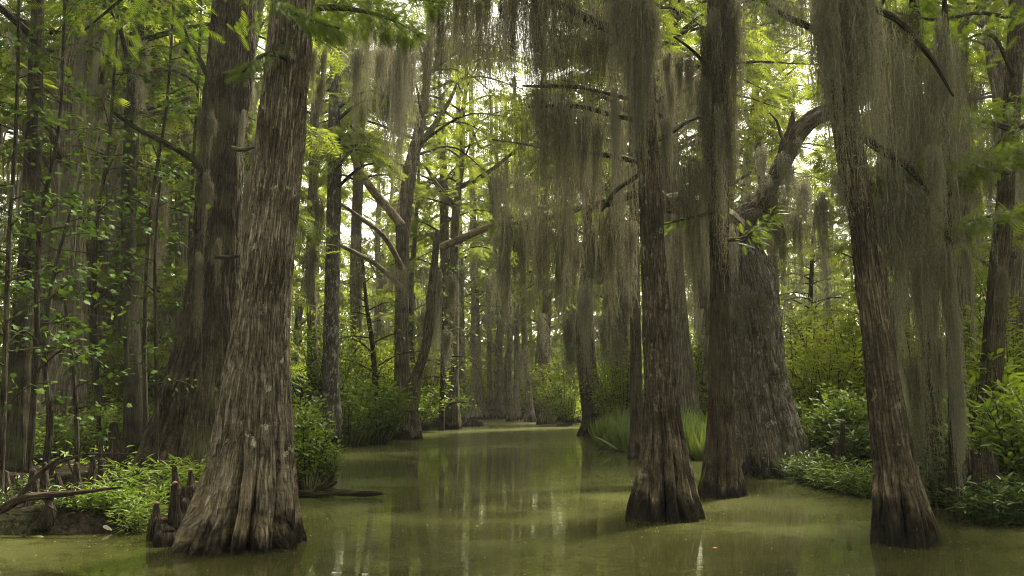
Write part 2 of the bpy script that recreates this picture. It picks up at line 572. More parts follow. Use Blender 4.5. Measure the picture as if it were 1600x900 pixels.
def water_mat():
    m, nt = new_mat('green_swamp_water')
    L = nt.links.new
    out = N(nt, 'ShaderNodeOutputMaterial')
    geo = N(nt, 'ShaderNodeNewGeometry')
    # film of duckweed: patches drawn out across the channel
    mp = N(nt, 'ShaderNodeMapping'); mp.inputs['Scale'].default_value = (.5, .8, 1)
    L(geo.outputs['Position'], mp.inputs[0])
    n = N(nt, 'ShaderNodeTexNoise'); n.inputs['Scale'].default_value = .55; n.inputs['Detail'].default_value = 7; n.inputs['Roughness'].default_value = .62
    L(mp.outputs[0], n.inputs['Vector'])
    mp2 = N(nt, 'ShaderNodeMapping'); mp2.inputs['Scale'].default_value = (1.0, 2.2, 1)
    L(geo.outputs['Position'], mp2.inputs[0])
    n2 = N(nt, 'ShaderNodeTexNoise'); n2.inputs['Scale'].default_value = 5; n2.inputs['Detail'].default_value = 8; n2.inputs['Roughness'].default_value = .7
    L(mp2.outputs[0], n2.inputs['Vector'])
    sx = N(nt, 'ShaderNodeSeparateXYZ'); L(geo.outputs['Position'], sx.inputs[0])
    far = N(nt, 'ShaderNodeMapRange'); far.inputs['From Min'].default_value = 5; far.inputs['From Max'].default_value = 38  # film thins toward the viewer, also putting shade into the near water's tone
    L(sx.outputs[1], far.inputs['Value'])
    f = math_n(nt, 'ADD', n.outputs[0], math_n(nt, 'MULTIPLY', math_n(nt, 'SUBTRACT', n2.outputs[0], .5), .55))
    f = math_n(nt, 'ADD', f, math_n(nt, 'MULTIPLY', far.outputs[0], .2))
    pv = N(nt, 'ShaderNodeVectorMath', operation='SUBTRACT'); pv.inputs[1].default_value = (-.8, 21, 0)
    L(geo.outputs['Position'], pv.inputs[0])
    pm = N(nt, 'ShaderNodeVectorMath', operation='MULTIPLY'); pm.inputs[1].default_value = (.26, .12, 0)
    L(pv.outputs[0], pm.inputs[0])
    pl = N(nt, 'ShaderNodeVectorMath', operation='LENGTH'); L(pm.outputs[0], pl.inputs[0])
    pk = math_n(nt, 'SUBTRACT', 1.1, math_n(nt, 'ADD', pl.outputs['Value'], math_n(nt, 'MULTIPLY', math_n(nt, 'SUBTRACT', n.outputs[0], .5), 1.2)), True)
    f = math_n(nt, 'SUBTRACT', f, math_n(nt, 'MULTIPLY', pk, math_n(nt, 'ADD', .1, math_n(nt, 'MULTIPLY', n2.outputs[0], .3))))
    film = ramp(nt, [(.49, (0, 0, 0)), (.6, (1, 1, 1))], f)
    n4 = N(nt, 'ShaderNodeTexNoise'); n4.inputs['Scale'].default_value = 60; n4.inputs['Detail'].default_value = 3
    L(geo.outputs['Position'], n4.inputs['Vector'])
    wc = ramp(nt, [(.3, (.014, .0145, .004)), (.7, (.028, .028, .008))], n2.outputs[0])
    fc = ramp(nt, [(.3, (.043, .048, .0145)), (.5, (.054, .059, .0175)), (.75, (.076, .082, .026))], n4.outputs[0])
    b1 = N(nt, 'ShaderNodeBsdfPrincipled'); b1.inputs['Roughness'].default_value = .03; b1.inputs['IOR'].default_value = 1.33
    L(wc.outputs[0], b1.inputs['Base Color'])
    b2 = N(nt, 'ShaderNodeBsdfPrincipled'); b2.inputs['Roughness'].default_value = .24; b2.inputs['IOR'].default_value = 1.33; b2.inputs['Specular IOR Level'].default_value = .35
    L(fc.outputs[0], b2.inputs['Base Color'])
    w = N(nt, 'ShaderNodeTexNoise'); w.inputs['Scale'].default_value = 2.5; w.inputs['Detail'].default_value = 3
    L(mp2.outputs[0], w.inputs['Vector'])
    bp = N(nt, 'ShaderNodeBump'); bp.inputs['Strength'].default_value = .06; bp.inputs['Distance'].default_value = .02
    L(w.outputs[0], bp.inputs['Height'])
    L(bp.outputs[0], b1.inputs['Normal']); L(bp.outputs[0], b2.inputs['Normal'])
    mx = N(nt, 'ShaderNodeMixShader')
    L(math_n(nt, 'ADD', math_n(nt, 'ADD', .22, math_n(nt, 'MULTIPLY', far.outputs[0], .3)), math_n(nt, 'MULTIPLY', film.outputs[0], .42), True), mx.inputs[0])
    L(b1.outputs[0], mx.inputs[1]); L(b2.outputs[0], mx.inputs[2])
    L(mx.outputs[0], out.inputs[0])
    return m


# ------------------------------------------------------------------ setting: ground and water
LB = [(6, -40), (8.6, -30), (9.15, -7.5), (9.5, -4.7), (10.4, -4.2), (12.2, -3.9), (13.6, -3.75), (17, -4.6), (23, -5.7), (26, -6.0), (29, -5.9), (34, -5.5), (41, -5.2), (50, -5.2), (66, -5.2), (80, -5.0), (92, 1)]
RB = [(6, 14), (8, 10.5), (9.3, 8.2), (10.9, 6.9), (12, 6.3), (13.7, 6.1), (17, 5.9), (20, 5.4), (22.5, 4.5), (25, 3.9), (28, 3.5), (34, 3.9), (40, 4.5), (50, 5.2), (66, 5.8), (80, 5.5), (92, 1.5)]


def bank_d(x, y):
    xl = np.interp(y, [p[0] for p in LB], [p[1] for p in LB])
    xr = np.interp(y, [p[0] for p in RB], [p[1] for p in RB])
    return np.maximum(xl - x, x - xr)


def gz(x, y):
    x = np.atleast_1d(np.asarray(x, float)); y = np.atleast_1d(np.asarray(y, float))
    d = bank_d(x, y) + .35 * fbm(np.stack([x * .9, y * .9, x * 0], -1), 3, 4)
    t = np.clip((d + .9) / 1.5, 0, 1)
    z = -.7 + t * t * (3 - 2 * t) * .92
    z = z + .5 * np.exp(-((x + 4.1) ** 2 + (y - 14.3) ** 2) / .55)
    z = z + np.clip(d, 0, 14) * .03 + np.clip(d, 0, 1) * .14 * fbm(np.stack([x * 1.3, y * 1.3, x * 0 + 3], -1), 4, 9)
    return z


def axis(lo, hi, step, far, k):
    a = list(np.arange(lo, hi + .01, step))
    r = [hi + (far - hi) * (i / k) ** 2.2 for i in range(1, k + 1)]
    l = [lo - (far + lo) * (i / k) ** 2.2 for i in range(1, k + 1)]
    return np.array(l[::-1] + a + r)


xs = axis(-22, 22, .25, 400, 24)
ys = np.concatenate([-300 + 306 * (np.arange(20) / 20) ** .5, np.arange(6, 40, .22), np.arange(40, 100, .8), 100 + 400 * (np.arange(1, 20) / 19) ** 2])
X, Y = np.meshgrid(xs, ys)
Z = gz(X.ravel(), Y.ravel())
mb = MB()
nx, ny = len(xs), len(ys)
i = np.arange(ny - 1)[:, None] * nx
j = np.arange(nx - 1)[None]
mb.add(np.stack([X.ravel(), Y.ravel(), Z], -1), np.stack([i + j, i + j + 1, i + nx + j + 1, i + nx + j], -1).reshape(-1, 4))
tag(mb.build('ground', ground_mat()), kind='structure')
mb = MB()
mb.add([(-200, -200, 0), (200, -200, 0), (200, 300, 0), (-200, 300, 0)], np.array([[0, 1, 2, 3]]))
tag(mb.build('water', water_mat()), kind='structure')

# ------------------------------------------------------------------ foliage makers
ORD = 'first second third fourth fifth sixth seventh eighth ninth tenth eleventh twelfth thirteenth fourteenth fifteenth sixteenth seventeenth eighteenth nineteenth twentieth'.split()


def rank(items, phrase, group, cat=None, one=None):
    """label every repeat by its place in its row; items = (object, pixel x)"""
    items = sorted(items, key=lambda t: t[1])
    n = len(items)
    for k, (o, _) in enumerate(items):
        if n == 1:
            lab = one or ('the ' + phrase)
        elif k == 0:
            lab = 'leftmost of the ' + phrase
        elif k == n - 1:
            lab = 'rightmost of the ' + phrase
        elif k < n / 2 or n - k > 10:
            lab = (ORD[k] if k < 20 else 'middle one') + ' from the left of the ' + phrase
        else:
            lab = ORD[n - 1 - k] + ' from the right of the ' + phrase
        tag(o, lab, cat, group if n > 1 else None)


def frond_cloud(mb, C, r, t0=.25, n=40, size=.35, spread=.35, tmpl=None, g=rng, droop=.35, layers=.12):
    """feathery cypress sprays along a limb with centre line C"""
    tmpl = tmpl or T_FROND_FAR
    L_ = np.linalg.norm(C[-1] - C[0])
    t = t0 + (1 - t0) * g.random(n) ** .8
    k = t * (len(C) - 1)
    k0 = np.clip(k.astype(int), 0, len(C) - 2)
    base = C[k0] + (C[k0 + 1] - C[k0]) * (k - k0)[:, None]
    D = unit(C[k0 + 1] - C[k0])
    side = unit(np.cross(D, [0, 0, 1.0])) * np.where(g.random(n) < .5, -1, 1)[:, None]
    u = g.random(n)
    off = side * (u * spread * L_ * (1.15 - t) * 1.3)[:, None] + D * (u * spread * L_ * .4 * (1.1 - t))[:, None]
    off[:, 2] += g.normal(0, layers, n) * L_ * .25 - u * droop * .12 * L_
    dirs = unit(D * .55 + side * (.3 + u)[:, None] + g.normal(0, .35, (n, 3)) + np.array([0, 0, -droop]))
    nrm = np.array([0, 0, 1.0]) + g.normal(0, .45, (n, 3))
    cl = .5 + .35 * fbm(base * .9 + 11, 2, 3)
    stamp(mb, *tmpl, base + off, dirs, nrm, size * g.uniform(.55, 1.25, n), np.clip(cl + g.normal(0, .16, n), 0, 1))
    return base, off


def leaf_shoots(mb, stems_mb, base, h, n_st, leaves, size, spread, tmpl, g, lean=.35, stem_r=.006, var0=.5, low=.25, up=.35):
    """stems from base fanning outwards, leaves along them"""
    for s in range(n_st):
        a = g.uniform(0, 2 * math.pi)
        rr = spread * g.random() ** .6
        hh = h * g.uniform(.55, 1.05) * (1 - .35 * (rr / max(spread, .01)) ** 2)
        p0 = np.array(base) + np.array([math.cos(a), math.sin(a), 0]) * rr * .25
        p2 = np.array(base) + np.array([math.cos(a) * rr, math.sin(a) * rr, hh])
        p1 = (p0 + p2) / 2 + np.array([0, 0, hh * .14]) + g.normal(0, .05, 3) * hh
        C, _ = tube(stems_mb, [p0, p1, p2], [stem_r, stem_r * .75, stem_r * .3], 4, 7)
        t = low + (1 - low) * g.random(leaves)
        k = t * 6
        k0 = np.clip(k.astype(int), 0, 5)
        P = C[k0] + (C[k0 + 1] - C[k0]) * (k - k0)[:, None]
        az = g.uniform(0, 2 * math.pi, leaves)
        out = np.stack([np.cos(az), np.sin(az), g.uniform(-.35, .6, leaves)], -1)
        tw = g.random(leaves) * size * 1.3
        D = unit(out + unit(C[-1] - C[0]) * up)
        P = P + D * tw[:, None]
        nrm = np.array([0, 0, 1.0]) + g.normal(0, .35, (leaves, 3))
        stamp(mb, *tmpl, P, D, nrm, size * g.uniform(.55, 1.2, leaves), np.clip(var0 + g.normal(0, .17, leaves) + .1 * (t - .5), 0, 1))


# ------------------------------------------------------------------ hanging moss templates
def moss_template(seed, L_=2.0, rx=.25, ry=.12, n=70, bunch=6, wide=.011, hair=26, taper=.6, mat=None, hlen=.055):
    g = np.random.default_rng(seed)
    n = int(n * 1.8); wide *= .5
    mb = MB()
    m = 18
    x0 = g.uniform(-1, 1, n); y0 = g.uniform(-1, 1, n)
    bx = g.uniform(-.9, .9, bunch); bl = g.uniform(.45, 1, bunch) * (1 - taper * np.abs(bx) ** 1.6); bl[g.integers(bunch)] = 1
    by = g.uniform(-.7, .7, bunch)
    ib = np.argmin((x0[:, None] - bx) ** 2 * 1.6 + (y0[:, None] - by) ** 2 + g.random((n, bunch)) * .25, axis=1)
    l = L_ * bl[ib] * (1 - .85 * g.random(n) ** 1.1)
    t = np.linspace(0, 1, m)
    conv = (t ** .7)[None] * .86 * (l / (L_ * bl[ib]))[:, None] ** .5
    X_ = rx * (x0[:, None] * (1 - conv) + bx[ib][:, None] * conv)
    Y_ = ry * (y0[:, None] * (1 - conv) + by[ib][:, None] * conv)
    drop = L_ * (.02 * np.abs(x0) ** 2 + .05 * bx[ib] * g.choice([-1, 1]) + .16 * g.random(n) ** 2 + .1 * (1 - bl[ib]))
    Z_ = -l[:, None] * t[None] * .92 - drop[:, None]
    wob = np.cumsum(g.normal(0, .017, (n, m, 2)), axis=1)
    X_ = X_ + wob[..., 0]; Y_ = Y_ + wob[..., 1]
    C = np.stack([X_, Y_, Z_], -1)
    w = wide * g.uniform(.4, 1.2, n)[:, None] * (1 - .75 * t[None]) * (1 + .5 * g.normal(size=(n, m)).clip(-1, 1))
    ang = g.uniform(0, 2 * math.pi, n)[:, None] + np.cumsum(g.normal(0, .5, (n, m)), 1)
    side = np.stack([np.cos(ang), np.sin(ang), 0 * ang], -1) * w[..., None]
    A, B = C - side, C + side
    V = np.stack([A, B], 2).reshape(-1, 3)
    i = (np.arange(n)[:, None] * m + np.arange(m - 1)[None]).ravel() * 2
    var = np.repeat(np.clip(.45 + g.normal(0, .2, n), 0, 1), m * 2)
    mb.add(V, np.stack([i, i + 1, i + 3, i + 2], -1), var)
    # curly side hairs
    k = n * hair
    si = g.integers(0, n, k); ti = g.random(k) * (m - 1.01)
    i0 = ti.astype(int)
    P = C[si, i0] + (C[si, i0 + 1] - C[si, i0]) * (ti - i0)[:, None]
    d1 = unit(np.stack([g.normal(size=k), g.normal(size=k), g.normal(-.7, .7, k)], -1))
    d2 = unit(d1 + np.stack([g.normal(0, .8, k), g.normal(0, .8, k), g.normal(-.9, .5, k)], -1))
    hl = hlen * g.uniform(.4, 1.4, k)[:, None]
    q = unit(np.cross(d1, rnd_unit(k, g))) * .0022
    V = np.stack([P - q, P + q, P + d1 * hl * .5 + q * .8, P + d1 * hl * .5 - q * .8, P + d1 * hl * .5 + d2 * hl * .6], 1).reshape(-1, 3)
    b = np.arange(k) * 5
    mb.add(V, [np.stack([b, b + 1, b + 2, b + 3], -1), np.stack([b + 3, b + 2, b + 4], -1)], np.repeat(np.clip(.55 + g.normal(0, .22, k), 0, 1), 5))
    return mb.data('hanging_moss', mat or M_MOSS)


MOSS = {
    'curtain': [moss_template(100 + k, 2, .42, .16, 64, 7, taper=.3, hair=34) for k in range(4)],
    'tail': [moss_template(120 + k, 2, .13, .1, 60, 3, taper=.5, hair=40) for k in range(4)],
    'string': [moss_template(140 + k, 2, .06, .05, 26, 2, wide=.009, hair=34) for k in range(3)],
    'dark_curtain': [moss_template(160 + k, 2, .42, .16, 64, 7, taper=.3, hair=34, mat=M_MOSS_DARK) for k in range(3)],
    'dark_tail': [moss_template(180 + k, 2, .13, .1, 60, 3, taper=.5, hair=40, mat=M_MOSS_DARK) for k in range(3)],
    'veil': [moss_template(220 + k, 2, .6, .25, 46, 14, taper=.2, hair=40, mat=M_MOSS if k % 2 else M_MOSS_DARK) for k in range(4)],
    'beard': [moss_template(200 + k, 2, .2, .16, 120, 5, taper=.55, hair=44, wide=.011, hlen=.06) for k in range(3)],
}
MOSS_ALL = []        # (object, px, py, group key)


def hang(kind, px, py, lpx, Y, key, wpx=None, z=None):
    """one clump of moss hanging at pixel px, py at distance Y, lpx pixels long"""
    p = at(px, py, Y) if z is None else np.array([px, Y, z])
    me = random.choice(MOSS[kind])
    o = bpy.data.objects.new('hanging_moss', me)
    col.objects.link(o)
    o.location = p
    ln = pxm(lpx, Y)
    base_w = {'curtain': .84, 'tail': .26, 'string': .12, 'dark_curtain': .84, 'dark_tail': .26, 'beard': .4, 'veil': 1.2}[kind]
    sw = (pxm(wpx, Y) / base_w) if wpx else random.uniform(.8, 1.2)
    o.scale = (sw, sw, ln / 2)
    o.rotation_euler = (0, 0, random.choice([0, math.pi]) + random.uniform(-.3, .3))
    MOSS_ALL.append((o, px, py, key, kind))
    return o


# ------------------------------------------------------------------ hero trees
def poly3(pts, Y, dY=0):
    n = len(pts)
    P, r = [], []
    for k, q in enumerate(pts):
        yy = Y + (q[3] if len(q) > 3 else dY * k / max(1, n - 1))
        P.append(at(q[0], q[1], yy))
        r.append(pxm(q[2], yy) / 2)
    return np.array(P), np.array(r)


def limb(parent, pts, Y, mat, name='limb', dY=0, nseg=10, nring=24, rough=.02, foliage=0, fsize=.3, seed=1, lump=.15, fmat=None, t0=.25, spread=.35, droop=.35):
    P, r = poly3(pts, Y, dY)
    mb = MB()
    C, rr = tube(mb, P, r, nseg, nring, rough=rough, lump=lump, seed=seed)
    o = mb.build(name, mat, parent)
    if foliage:
        g = np.random.default_rng(seed + 77)
        fm = MB()
        tw = MB()
        frond_cloud(fm, C, rr, t0, foliage, fsize, spread, T_FROND, g, droop)
        fm.build('foliage', fmat or M_NEEDLE, o)
    return o


def hero(name, label, cat, pts, Y, mat, nseg, nring, flute, rough=.03, fine=.0, lump=.06, seed=1, base_z=None, dY=0, crown=None):
    P, r = poly3(pts, Y, dY)
    t = thing(name, label, cat, (P[0][0], P[0][1], max(P[0][2], 0)))
    # carry the foot below water or soil
    foot = P[0].copy(); foot[2] = P[0][2] - .45
    P = np.vstack([foot, P]); r = np.concatenate([[r[0] * 1.05], r])
    mb = MB()
    C, rr = tube(mb, P, r, nseg, nring, flute=flute, rough=rough, fine=fine, lump=lump, seed=seed)
    mb.build('trunk', mat, t)
    if crown:
        h0, h1, rad, nb = crown
        g = np.random.default_rng(seed + 300)
        cm, lm = MB(), MB()
        zs = C[:, 2]
        for k in range(nb):
            z = h0 + (h1 - h0) * ((k + g.random()) / nb)
            ax = np.array([np.interp(z, zs, C[:, 0]), np.interp(z, zs, C[:, 1]), z])
            a = g.uniform(0, 2 * math.pi)
            l = rad * g.uniform(.6, 1.1) * (1 - .5 * (z - h0) / (h1 - h0))
            e = ax + np.array([math.cos(a) * l, math.sin(a) * l, l * g.uniform(-.05, .3)])
            mid = (ax + e) / 2 + np.array([0, 0, .15 * l])
            C2, r2 = tube(lm, [ax, mid, e], [.07, .045, .012], 6, 8)
            if Y < 20:
                frond_cloud(cm, C2, r2, .2, 130, .3, .5, T_FROND, g)
            else:
                frond_cloud(cm, C2, r2, .15, 110 if Y < 32 else 80, .42 if Y < 32 else .58, .5, T_FROND_FAR, g)
        lm.build('branches', M_TWIG, t)
        cm.build('crown', M_NEEDLE if Y < 20 else M_NEEDLE_LIT, t)
    return t


T1 = hero('cypress_tree', 'largest grey cypress trunk at left front, its fluted foot standing in the water', 'tree',
          [(381, 848, 172), (388, 790, 148), (396, 705, 118), (401, 600, 98), (408, 500, 83), (419, 400, 79), (430, 300, 75), (440, 200, 72), (450, 100, 69), (458, 0, 65), (470, -150, 60), (490, -450, 50), (510, -900, 30)],
          8.8, M_BARK_GREY, 320, 560, (12, 1.15, 1.1), rough=.035, fine=.028, lump=.05, seed=3, crown=(6.6, 11.5, 4.2, 20))
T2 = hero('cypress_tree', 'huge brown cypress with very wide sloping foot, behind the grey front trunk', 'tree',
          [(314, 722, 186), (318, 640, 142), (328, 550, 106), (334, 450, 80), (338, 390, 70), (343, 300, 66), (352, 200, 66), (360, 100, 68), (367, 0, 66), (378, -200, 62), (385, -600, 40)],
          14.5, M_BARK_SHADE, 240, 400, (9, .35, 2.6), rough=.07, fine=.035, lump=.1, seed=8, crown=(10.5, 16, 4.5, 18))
limb(T2, [(316, 266, 13), (296, 246, 11), (262, 226, 9), (222, 206, 7), (178, 176, 4)], 14.3, M_TWIG, dY=-1.5, seed=12)
limb(T2, [(336, 401, 8), (356, 402, 7), (376, 400, 5)], 13.6, M_TWIG, 'branch_stub', seed=13, nring=8)
limb(T2, [(362, 232, 10), (382, 234, 7), (398, 230, 4)], 13.6, M_TWIG, 'branch_stub', seed=14, nring=8)
limb(T2, [(330, 130, 10), (314, 98, 9), (298, 70, 7), (288, 40, 5)], 14.3, M_TWIG, seed=15, nring=10, foliage=60)
limb(T1, [(454, 30, 13), (500, 12, 11), (560, 16, 8), (610, 30, 6), (650, 52, 3)], 9.0, M_TWIG, dY=.8, seed=16, foliage=620, fsize=.17, spread=.42, t0=.0)
limb(T1, [(458, -10, 13), (430, 2, 10), (470, 24, 7), (530, 44, 4)], 8.4, M_TWIG, dY=-.4, seed=18, foliage=420, fsize=.16, spread=.5, t0=.1)
limb(T1, [(462, -60, 16), (520, -30, 12), (600, -10, 9), (690, 4, 5)], 9.6, M_TWIG, dY=1.2, seed=19, foliage=520, fsize=.18, spread=.35, t0=.1)
limb(T1, [(446, 90, 10), (424, 84, 8), (400, 92, 6), (380, 112, 4)], 8.5, M_TWIG, dY=-.5, seed=17, foliage=90, fsize=.18, spread=.5, t0=.1)

T3 = hero('cypress_tree', 'slim trunk spotted with pale lichen, rising behind the leafy shrub by the front cypress', 'tree',
          [(517, 662, 34), (517, 600, 26), (518, 500, 24), (520, 400, 22), (522, 300, 22), (524, 150, 20), (528, 0, 19), (532, -250, 15)],
          27, M_BARK_SPOT, 40, 120, (6, .15, 1.0), rough=.02, lump=.08, seed=21, crown=(8.5, 20, 3.2, 24))
T4 = hero('cypress_tree', 'forked cypress with a dark swollen foot on the left bank of the channel', 'tree',
          [(632, 684, 56), (632, 640, 42), (629, 590, 25), (628, 520, 22), (628, 430, 20), (631, 340, 22), (641, 265, 21), (653, 215, 17), (662, 165, 14), (668, 110, 12), (672, 20, 10), (676, -120, 7)],
          34, M_BARK_FAR, 60, 200, (7, .3, 1.6), rough=.06, lump=.15, seed=24, crown=(11.5, 26, 6, 34))
limb(T4, [(628, 352, 15), (606, 325, 14), (584, 300, 13), (560, 262, 11), (540, 212, 7)], 32.5, M_DEADWOOD, dY=-1.5, seed=25)
limb(T4, [(646, 240, 12), (672, 205, 10), (690, 178, 8), (706, 150, 6), (718, 118, 3)], 34, M_BARK_FAR, dY=1, seed=26)
limb(T4, [(640, 640, 26), (650, 590, 18), (662, 556, 14), (671, 500, 16), (677, 430, 13), (684, 360, 9)], 33.5, M_BARK_FAR, dY=-1, seed=27, lump=.3)
limb(T4, [(630, 420, 9), (600, 370, 8), (560, 338, 7), (520, 310, 4)], 32, M_DEADWOOD, dY=-4, seed=28)
limb(T4, [(628, 450, 9), (594, 418, 8), (550, 392, 7), (500, 370, 4)], 32, M_DEADWOOD, dY=-5, seed=29)
T5 = hero('cypress_tree', 'distant cypress whose trunk splits into a Y of bare limbs over mid channel', 'tree',
          [(706, 660, 26), (707, 600, 20), (709, 500, 16), (710, 400, 14), (712, 335, 13), (716, 300, 11), (722, 255, 9), (722, 190, 8), (728, 130, 6), (730, 40, 4)],
          46, M_BARK_FAR, 32, 120, (6, .25, 1.5), rough=.04, lump=.12, seed=31, crown=(12, 29, 6.0, 40))
limb(T5, [(711, 325, 9), (694, 302, 8), (680, 284, 7), (666, 262, 4)], 46, M_BARK_FAR, seed=32)
limb(T5, [(719, 292, 9), (745, 280, 8), (770, 264, 7), (800, 240, 5), (852, 198, 3)], 46, M_TWIG, dY=-2, seed=33)
limb(T5, [(690, 386, 13), (720, 373, 12), (750, 360, 10), (776, 350, 8), (800, 338, 5)], 36, M_DEADWOOD, dY=-1, seed=34)
limb(T5, [(722, 190, 6), (736, 200, 5), (750, 230, 4), (766, 226, 3)], 45, M_BARK_FAR, seed=35)

T6 = hero('cypress_tree', 'tall straight cypress standing in mid water right of centre, foot flared like a skirt', 'tree',
          [(1041, 802, 104), (1040, 762, 86), (1037, 700, 66), (1033, 640, 53), (1029, 560, 45), (1025, 480, 42), (1021, 400, 38), (1016, 300, 35), (1010, 200, 33), (1006, 100, 33), (1004, 0, 31), (1000, -250, 26), (998, -700, 16)],
          10.8, M_BARK_RED, 220, 420, (10, .8, .85), rough=.03, fine=.018, lump=.05, seed=41, crown=(8, 13.5, 4, 18))
limb(T6, [(1006, 192, 9), (960, 180, 8), (900, 166, 7), (826, 167, 5)], 10.9, M_TWIG, dY=1, seed=42, nring=30)
limb(T6, [(1006, 158, 8), (965, 150, 7), (900, 136, 6), (818, 134, 4)], 11, M_TWIG, dY=2, seed=43, nring=30)
limb(T6, [(1017, 224, 9), (1046, 208, 8), (1070, 192, 7), (1094, 182, 5)], 11, M_TWIG, dY=1, seed=44)
limb(T6, [(1000, 62, 16), (940, 40, 15), (880, 10, 12), (800, -18, 9), (690, -30, 6)], 11, M_TWIG, dY=2.5, seed=45, nring=30, foliage=160, fsize=.22, spread=.3)
limb(T6, [(1014, 258, 11), (960, 244, 9), (900, 236, 7), (840, 228, 5), (770, 218, 3)], 11, M_TWIG, dY=3, seed=48, nring=30, foliage=60, fsize=.2, spread=.3)
limb(T6, [(1014, 262, 7), (985, 282, 6), (960, 300, 5), (940, 330, 3)], 10.8, M_TWIG, seed=46)
limb(T6, [(1000, 300, 16), (950, 316, 14), (900, 328, 11), (840, 344, 8), (780, 352, 4)], 13.2, M_TWIG, dY=1.2, seed=47, nring=30, foliage=170, fsize=.24, spread=.3, droop=.2)
T7 = hero('cypress_tree', 'dark narrow cypress in the water beside the big bent tree, its top wrapped in moss', 'tree',
          [(1128, 768, 70), (1128, 720, 54), (1126, 650, 38), (1124, 560, 31), (1124, 480, 29), (1124, 400, 29), (1122, 300, 32), (1119, 200, 36), (1122, 100, 40), (1124, 0, 38), (1125, -250, 30), (1127, -600, 18)],
          13.4, M_BARK_BROWN, 160, 320, (9, .5, 1.0), rough=.04, fine=.016, lump=.08, seed=51, crown=(9.5, 15, 4, 16))
limb(T7, [(1112, 112, 8), (1096, 92, 6), (1074, 72, 5), (1052, 58, 3)], 13.3, M_TWIG, seed=52)
limb(T7, [(1136, 375, 6), (1160, 372, 5), (1190, 350, 3), (1215, 320, 2)], 13.2, M_TWIG, seed=53, dY=-.5, foliage=70, fsize=.2, spread=.5, t0=.05)
limb(T7, [(1118, 330, 6), (1090, 338, 5), (1060, 345, 4), (1035, 352, 2)], 13, M_TWIG, seed=54, dY=-.5, foliage=60, fsize=.18, spread=.5, t0=.05)
T8 = hero('cypress_tree', 'massive old cypress leaning at right bank, broken off into two bent limbs', 'tree',
          [(1203, 738, 134), (1198, 690, 112), (1188, 630, 94), (1180, 560, 83), (1176, 500, 78), (1168, 440, 68), (1160, 392, 56), (1160, 352, 40), (1166, 330, 22), (1172, 318, 6)],
          17.6, M_BARK_OLD, 220, 320, (9, .5, 1.6), rough=.09, fine=.04, lump=.12, seed=61, crown=None)
limb(T8, [(1158, 396, 44), (1171, 344, 35), (1200, 298, 28), (1224, 250, 26), (1246, 210, 27), (1275, 184, 25), (1312, 166, 22), (1350, 140, 22), (1372, 90, 14)], 17.6, M_BARK_BROWN, seed=62, nseg=48, nring=80, rough=.1, lump=.4)
limb(T8, [(1222, 262, 14), (1231, 226, 18), (1237, 196, 11), (1239, 174, 2)], 17.55, M_BARK_BROWN, 'branch_stub', seed=63, nseg=20, nring=14, rough=.06, lump=.3)
limb(T8, [(1190, 312, 9), (1206, 330, 7), (1220, 352, 5), (1226, 372, 2)], 17.3, M_BARK_BROWN, seed=65, rough=.03, lump=.4)
limb(T8, [(1236, 232, 8), (1222, 214, 6), (1214, 190, 4), (1202, 176, 2)], 17.5, M_BARK_BROWN, seed=66, lump=.4)
limb(T8, [(1156, 372, 40), (1132, 345, 38), (1098, 334, 34), (1062, 318, 32), (1038, 318, 28), (1012, 296, 24), (984, 290, 18)], 17.4, M_BARK_BROWN, seed=64, nseg=40, nring=50, rough=.07, lump=.25, dY=-1)
T9 = hero('cypress_tree', 'reddish cypress leaning left, standing in the water nearest the right edge', 'tree',
          [(1413, 839, 90), (1406, 790, 76), (1400, 740, 62), (1391, 680, 55), (1379, 590, 48), (1368, 500, 45), (1356, 420, 42), (1344, 330, 39), (1331, 250, 41), (1316, 150, 40), (1302, 50, 38), (1292, -50, 35), (1275, -350, 26), (1260, -800, 15)],
          8.9, M_BARK_RED, 240, 440, (7, .75, .75), rough=.03, fine=.014, lump=.05, seed=71, crown=(7, 12, 4, 18))
limb(T9, [(1300, 40, 16), (1350, 14, 14), (1400, 30, 12), (1450, 84, 8), (1490, 150, 4)], 9, M_TWIG, seed=72, dY=.6, nring=30)
limb(T9, [(1322, 190, 16), (1370, 230, 14), (1420, 262, 10), (1470, 330, 5)], 9, M_TWIG, seed=73, dY=1, nring=30)
limb(T9, [(1298, 60, 14), (1260, 40, 12), (1220, 20, 9), (1170, -20, 6)], 9, M_TWIG, seed=74, dY=1, nring=24, foliage=60, fsize=.16)
T10 = hero('cypress_tree', 'slim dark trunk directly behind the skirted mid-water cypress', 'tree',
           [(997, 711, 34), (996, 675, 23), (994, 600, 18), (993, 500, 16), (991, 400, 15), (990, 250, 14), (988, 50, 12), (986, -150, 9)],
           22.3, M_BARK_BROWN, 40, 120, (6, .2, .9), rough=.03, lump=.1, seed=81, crown=(9.5, 20, 5, 32))
T11 = hero('cypress_tree', 'trunk cut by the right edge of the picture near the top, with level leafy boughs', 'tree',
           [(1540, 715, 46), (1548, 600, 32), (1556, 480, 28), (1566, 360, 26), (1576, 240, 25), (1584, 120, 25), (1590, 0, 24), (1600, -200, 20)],
           13, M_BARK_BROWN, 60, 120, (7, .2, .8), rough=.03, lump=.1, seed=85, crown=(10, 15, 3.8, 14))
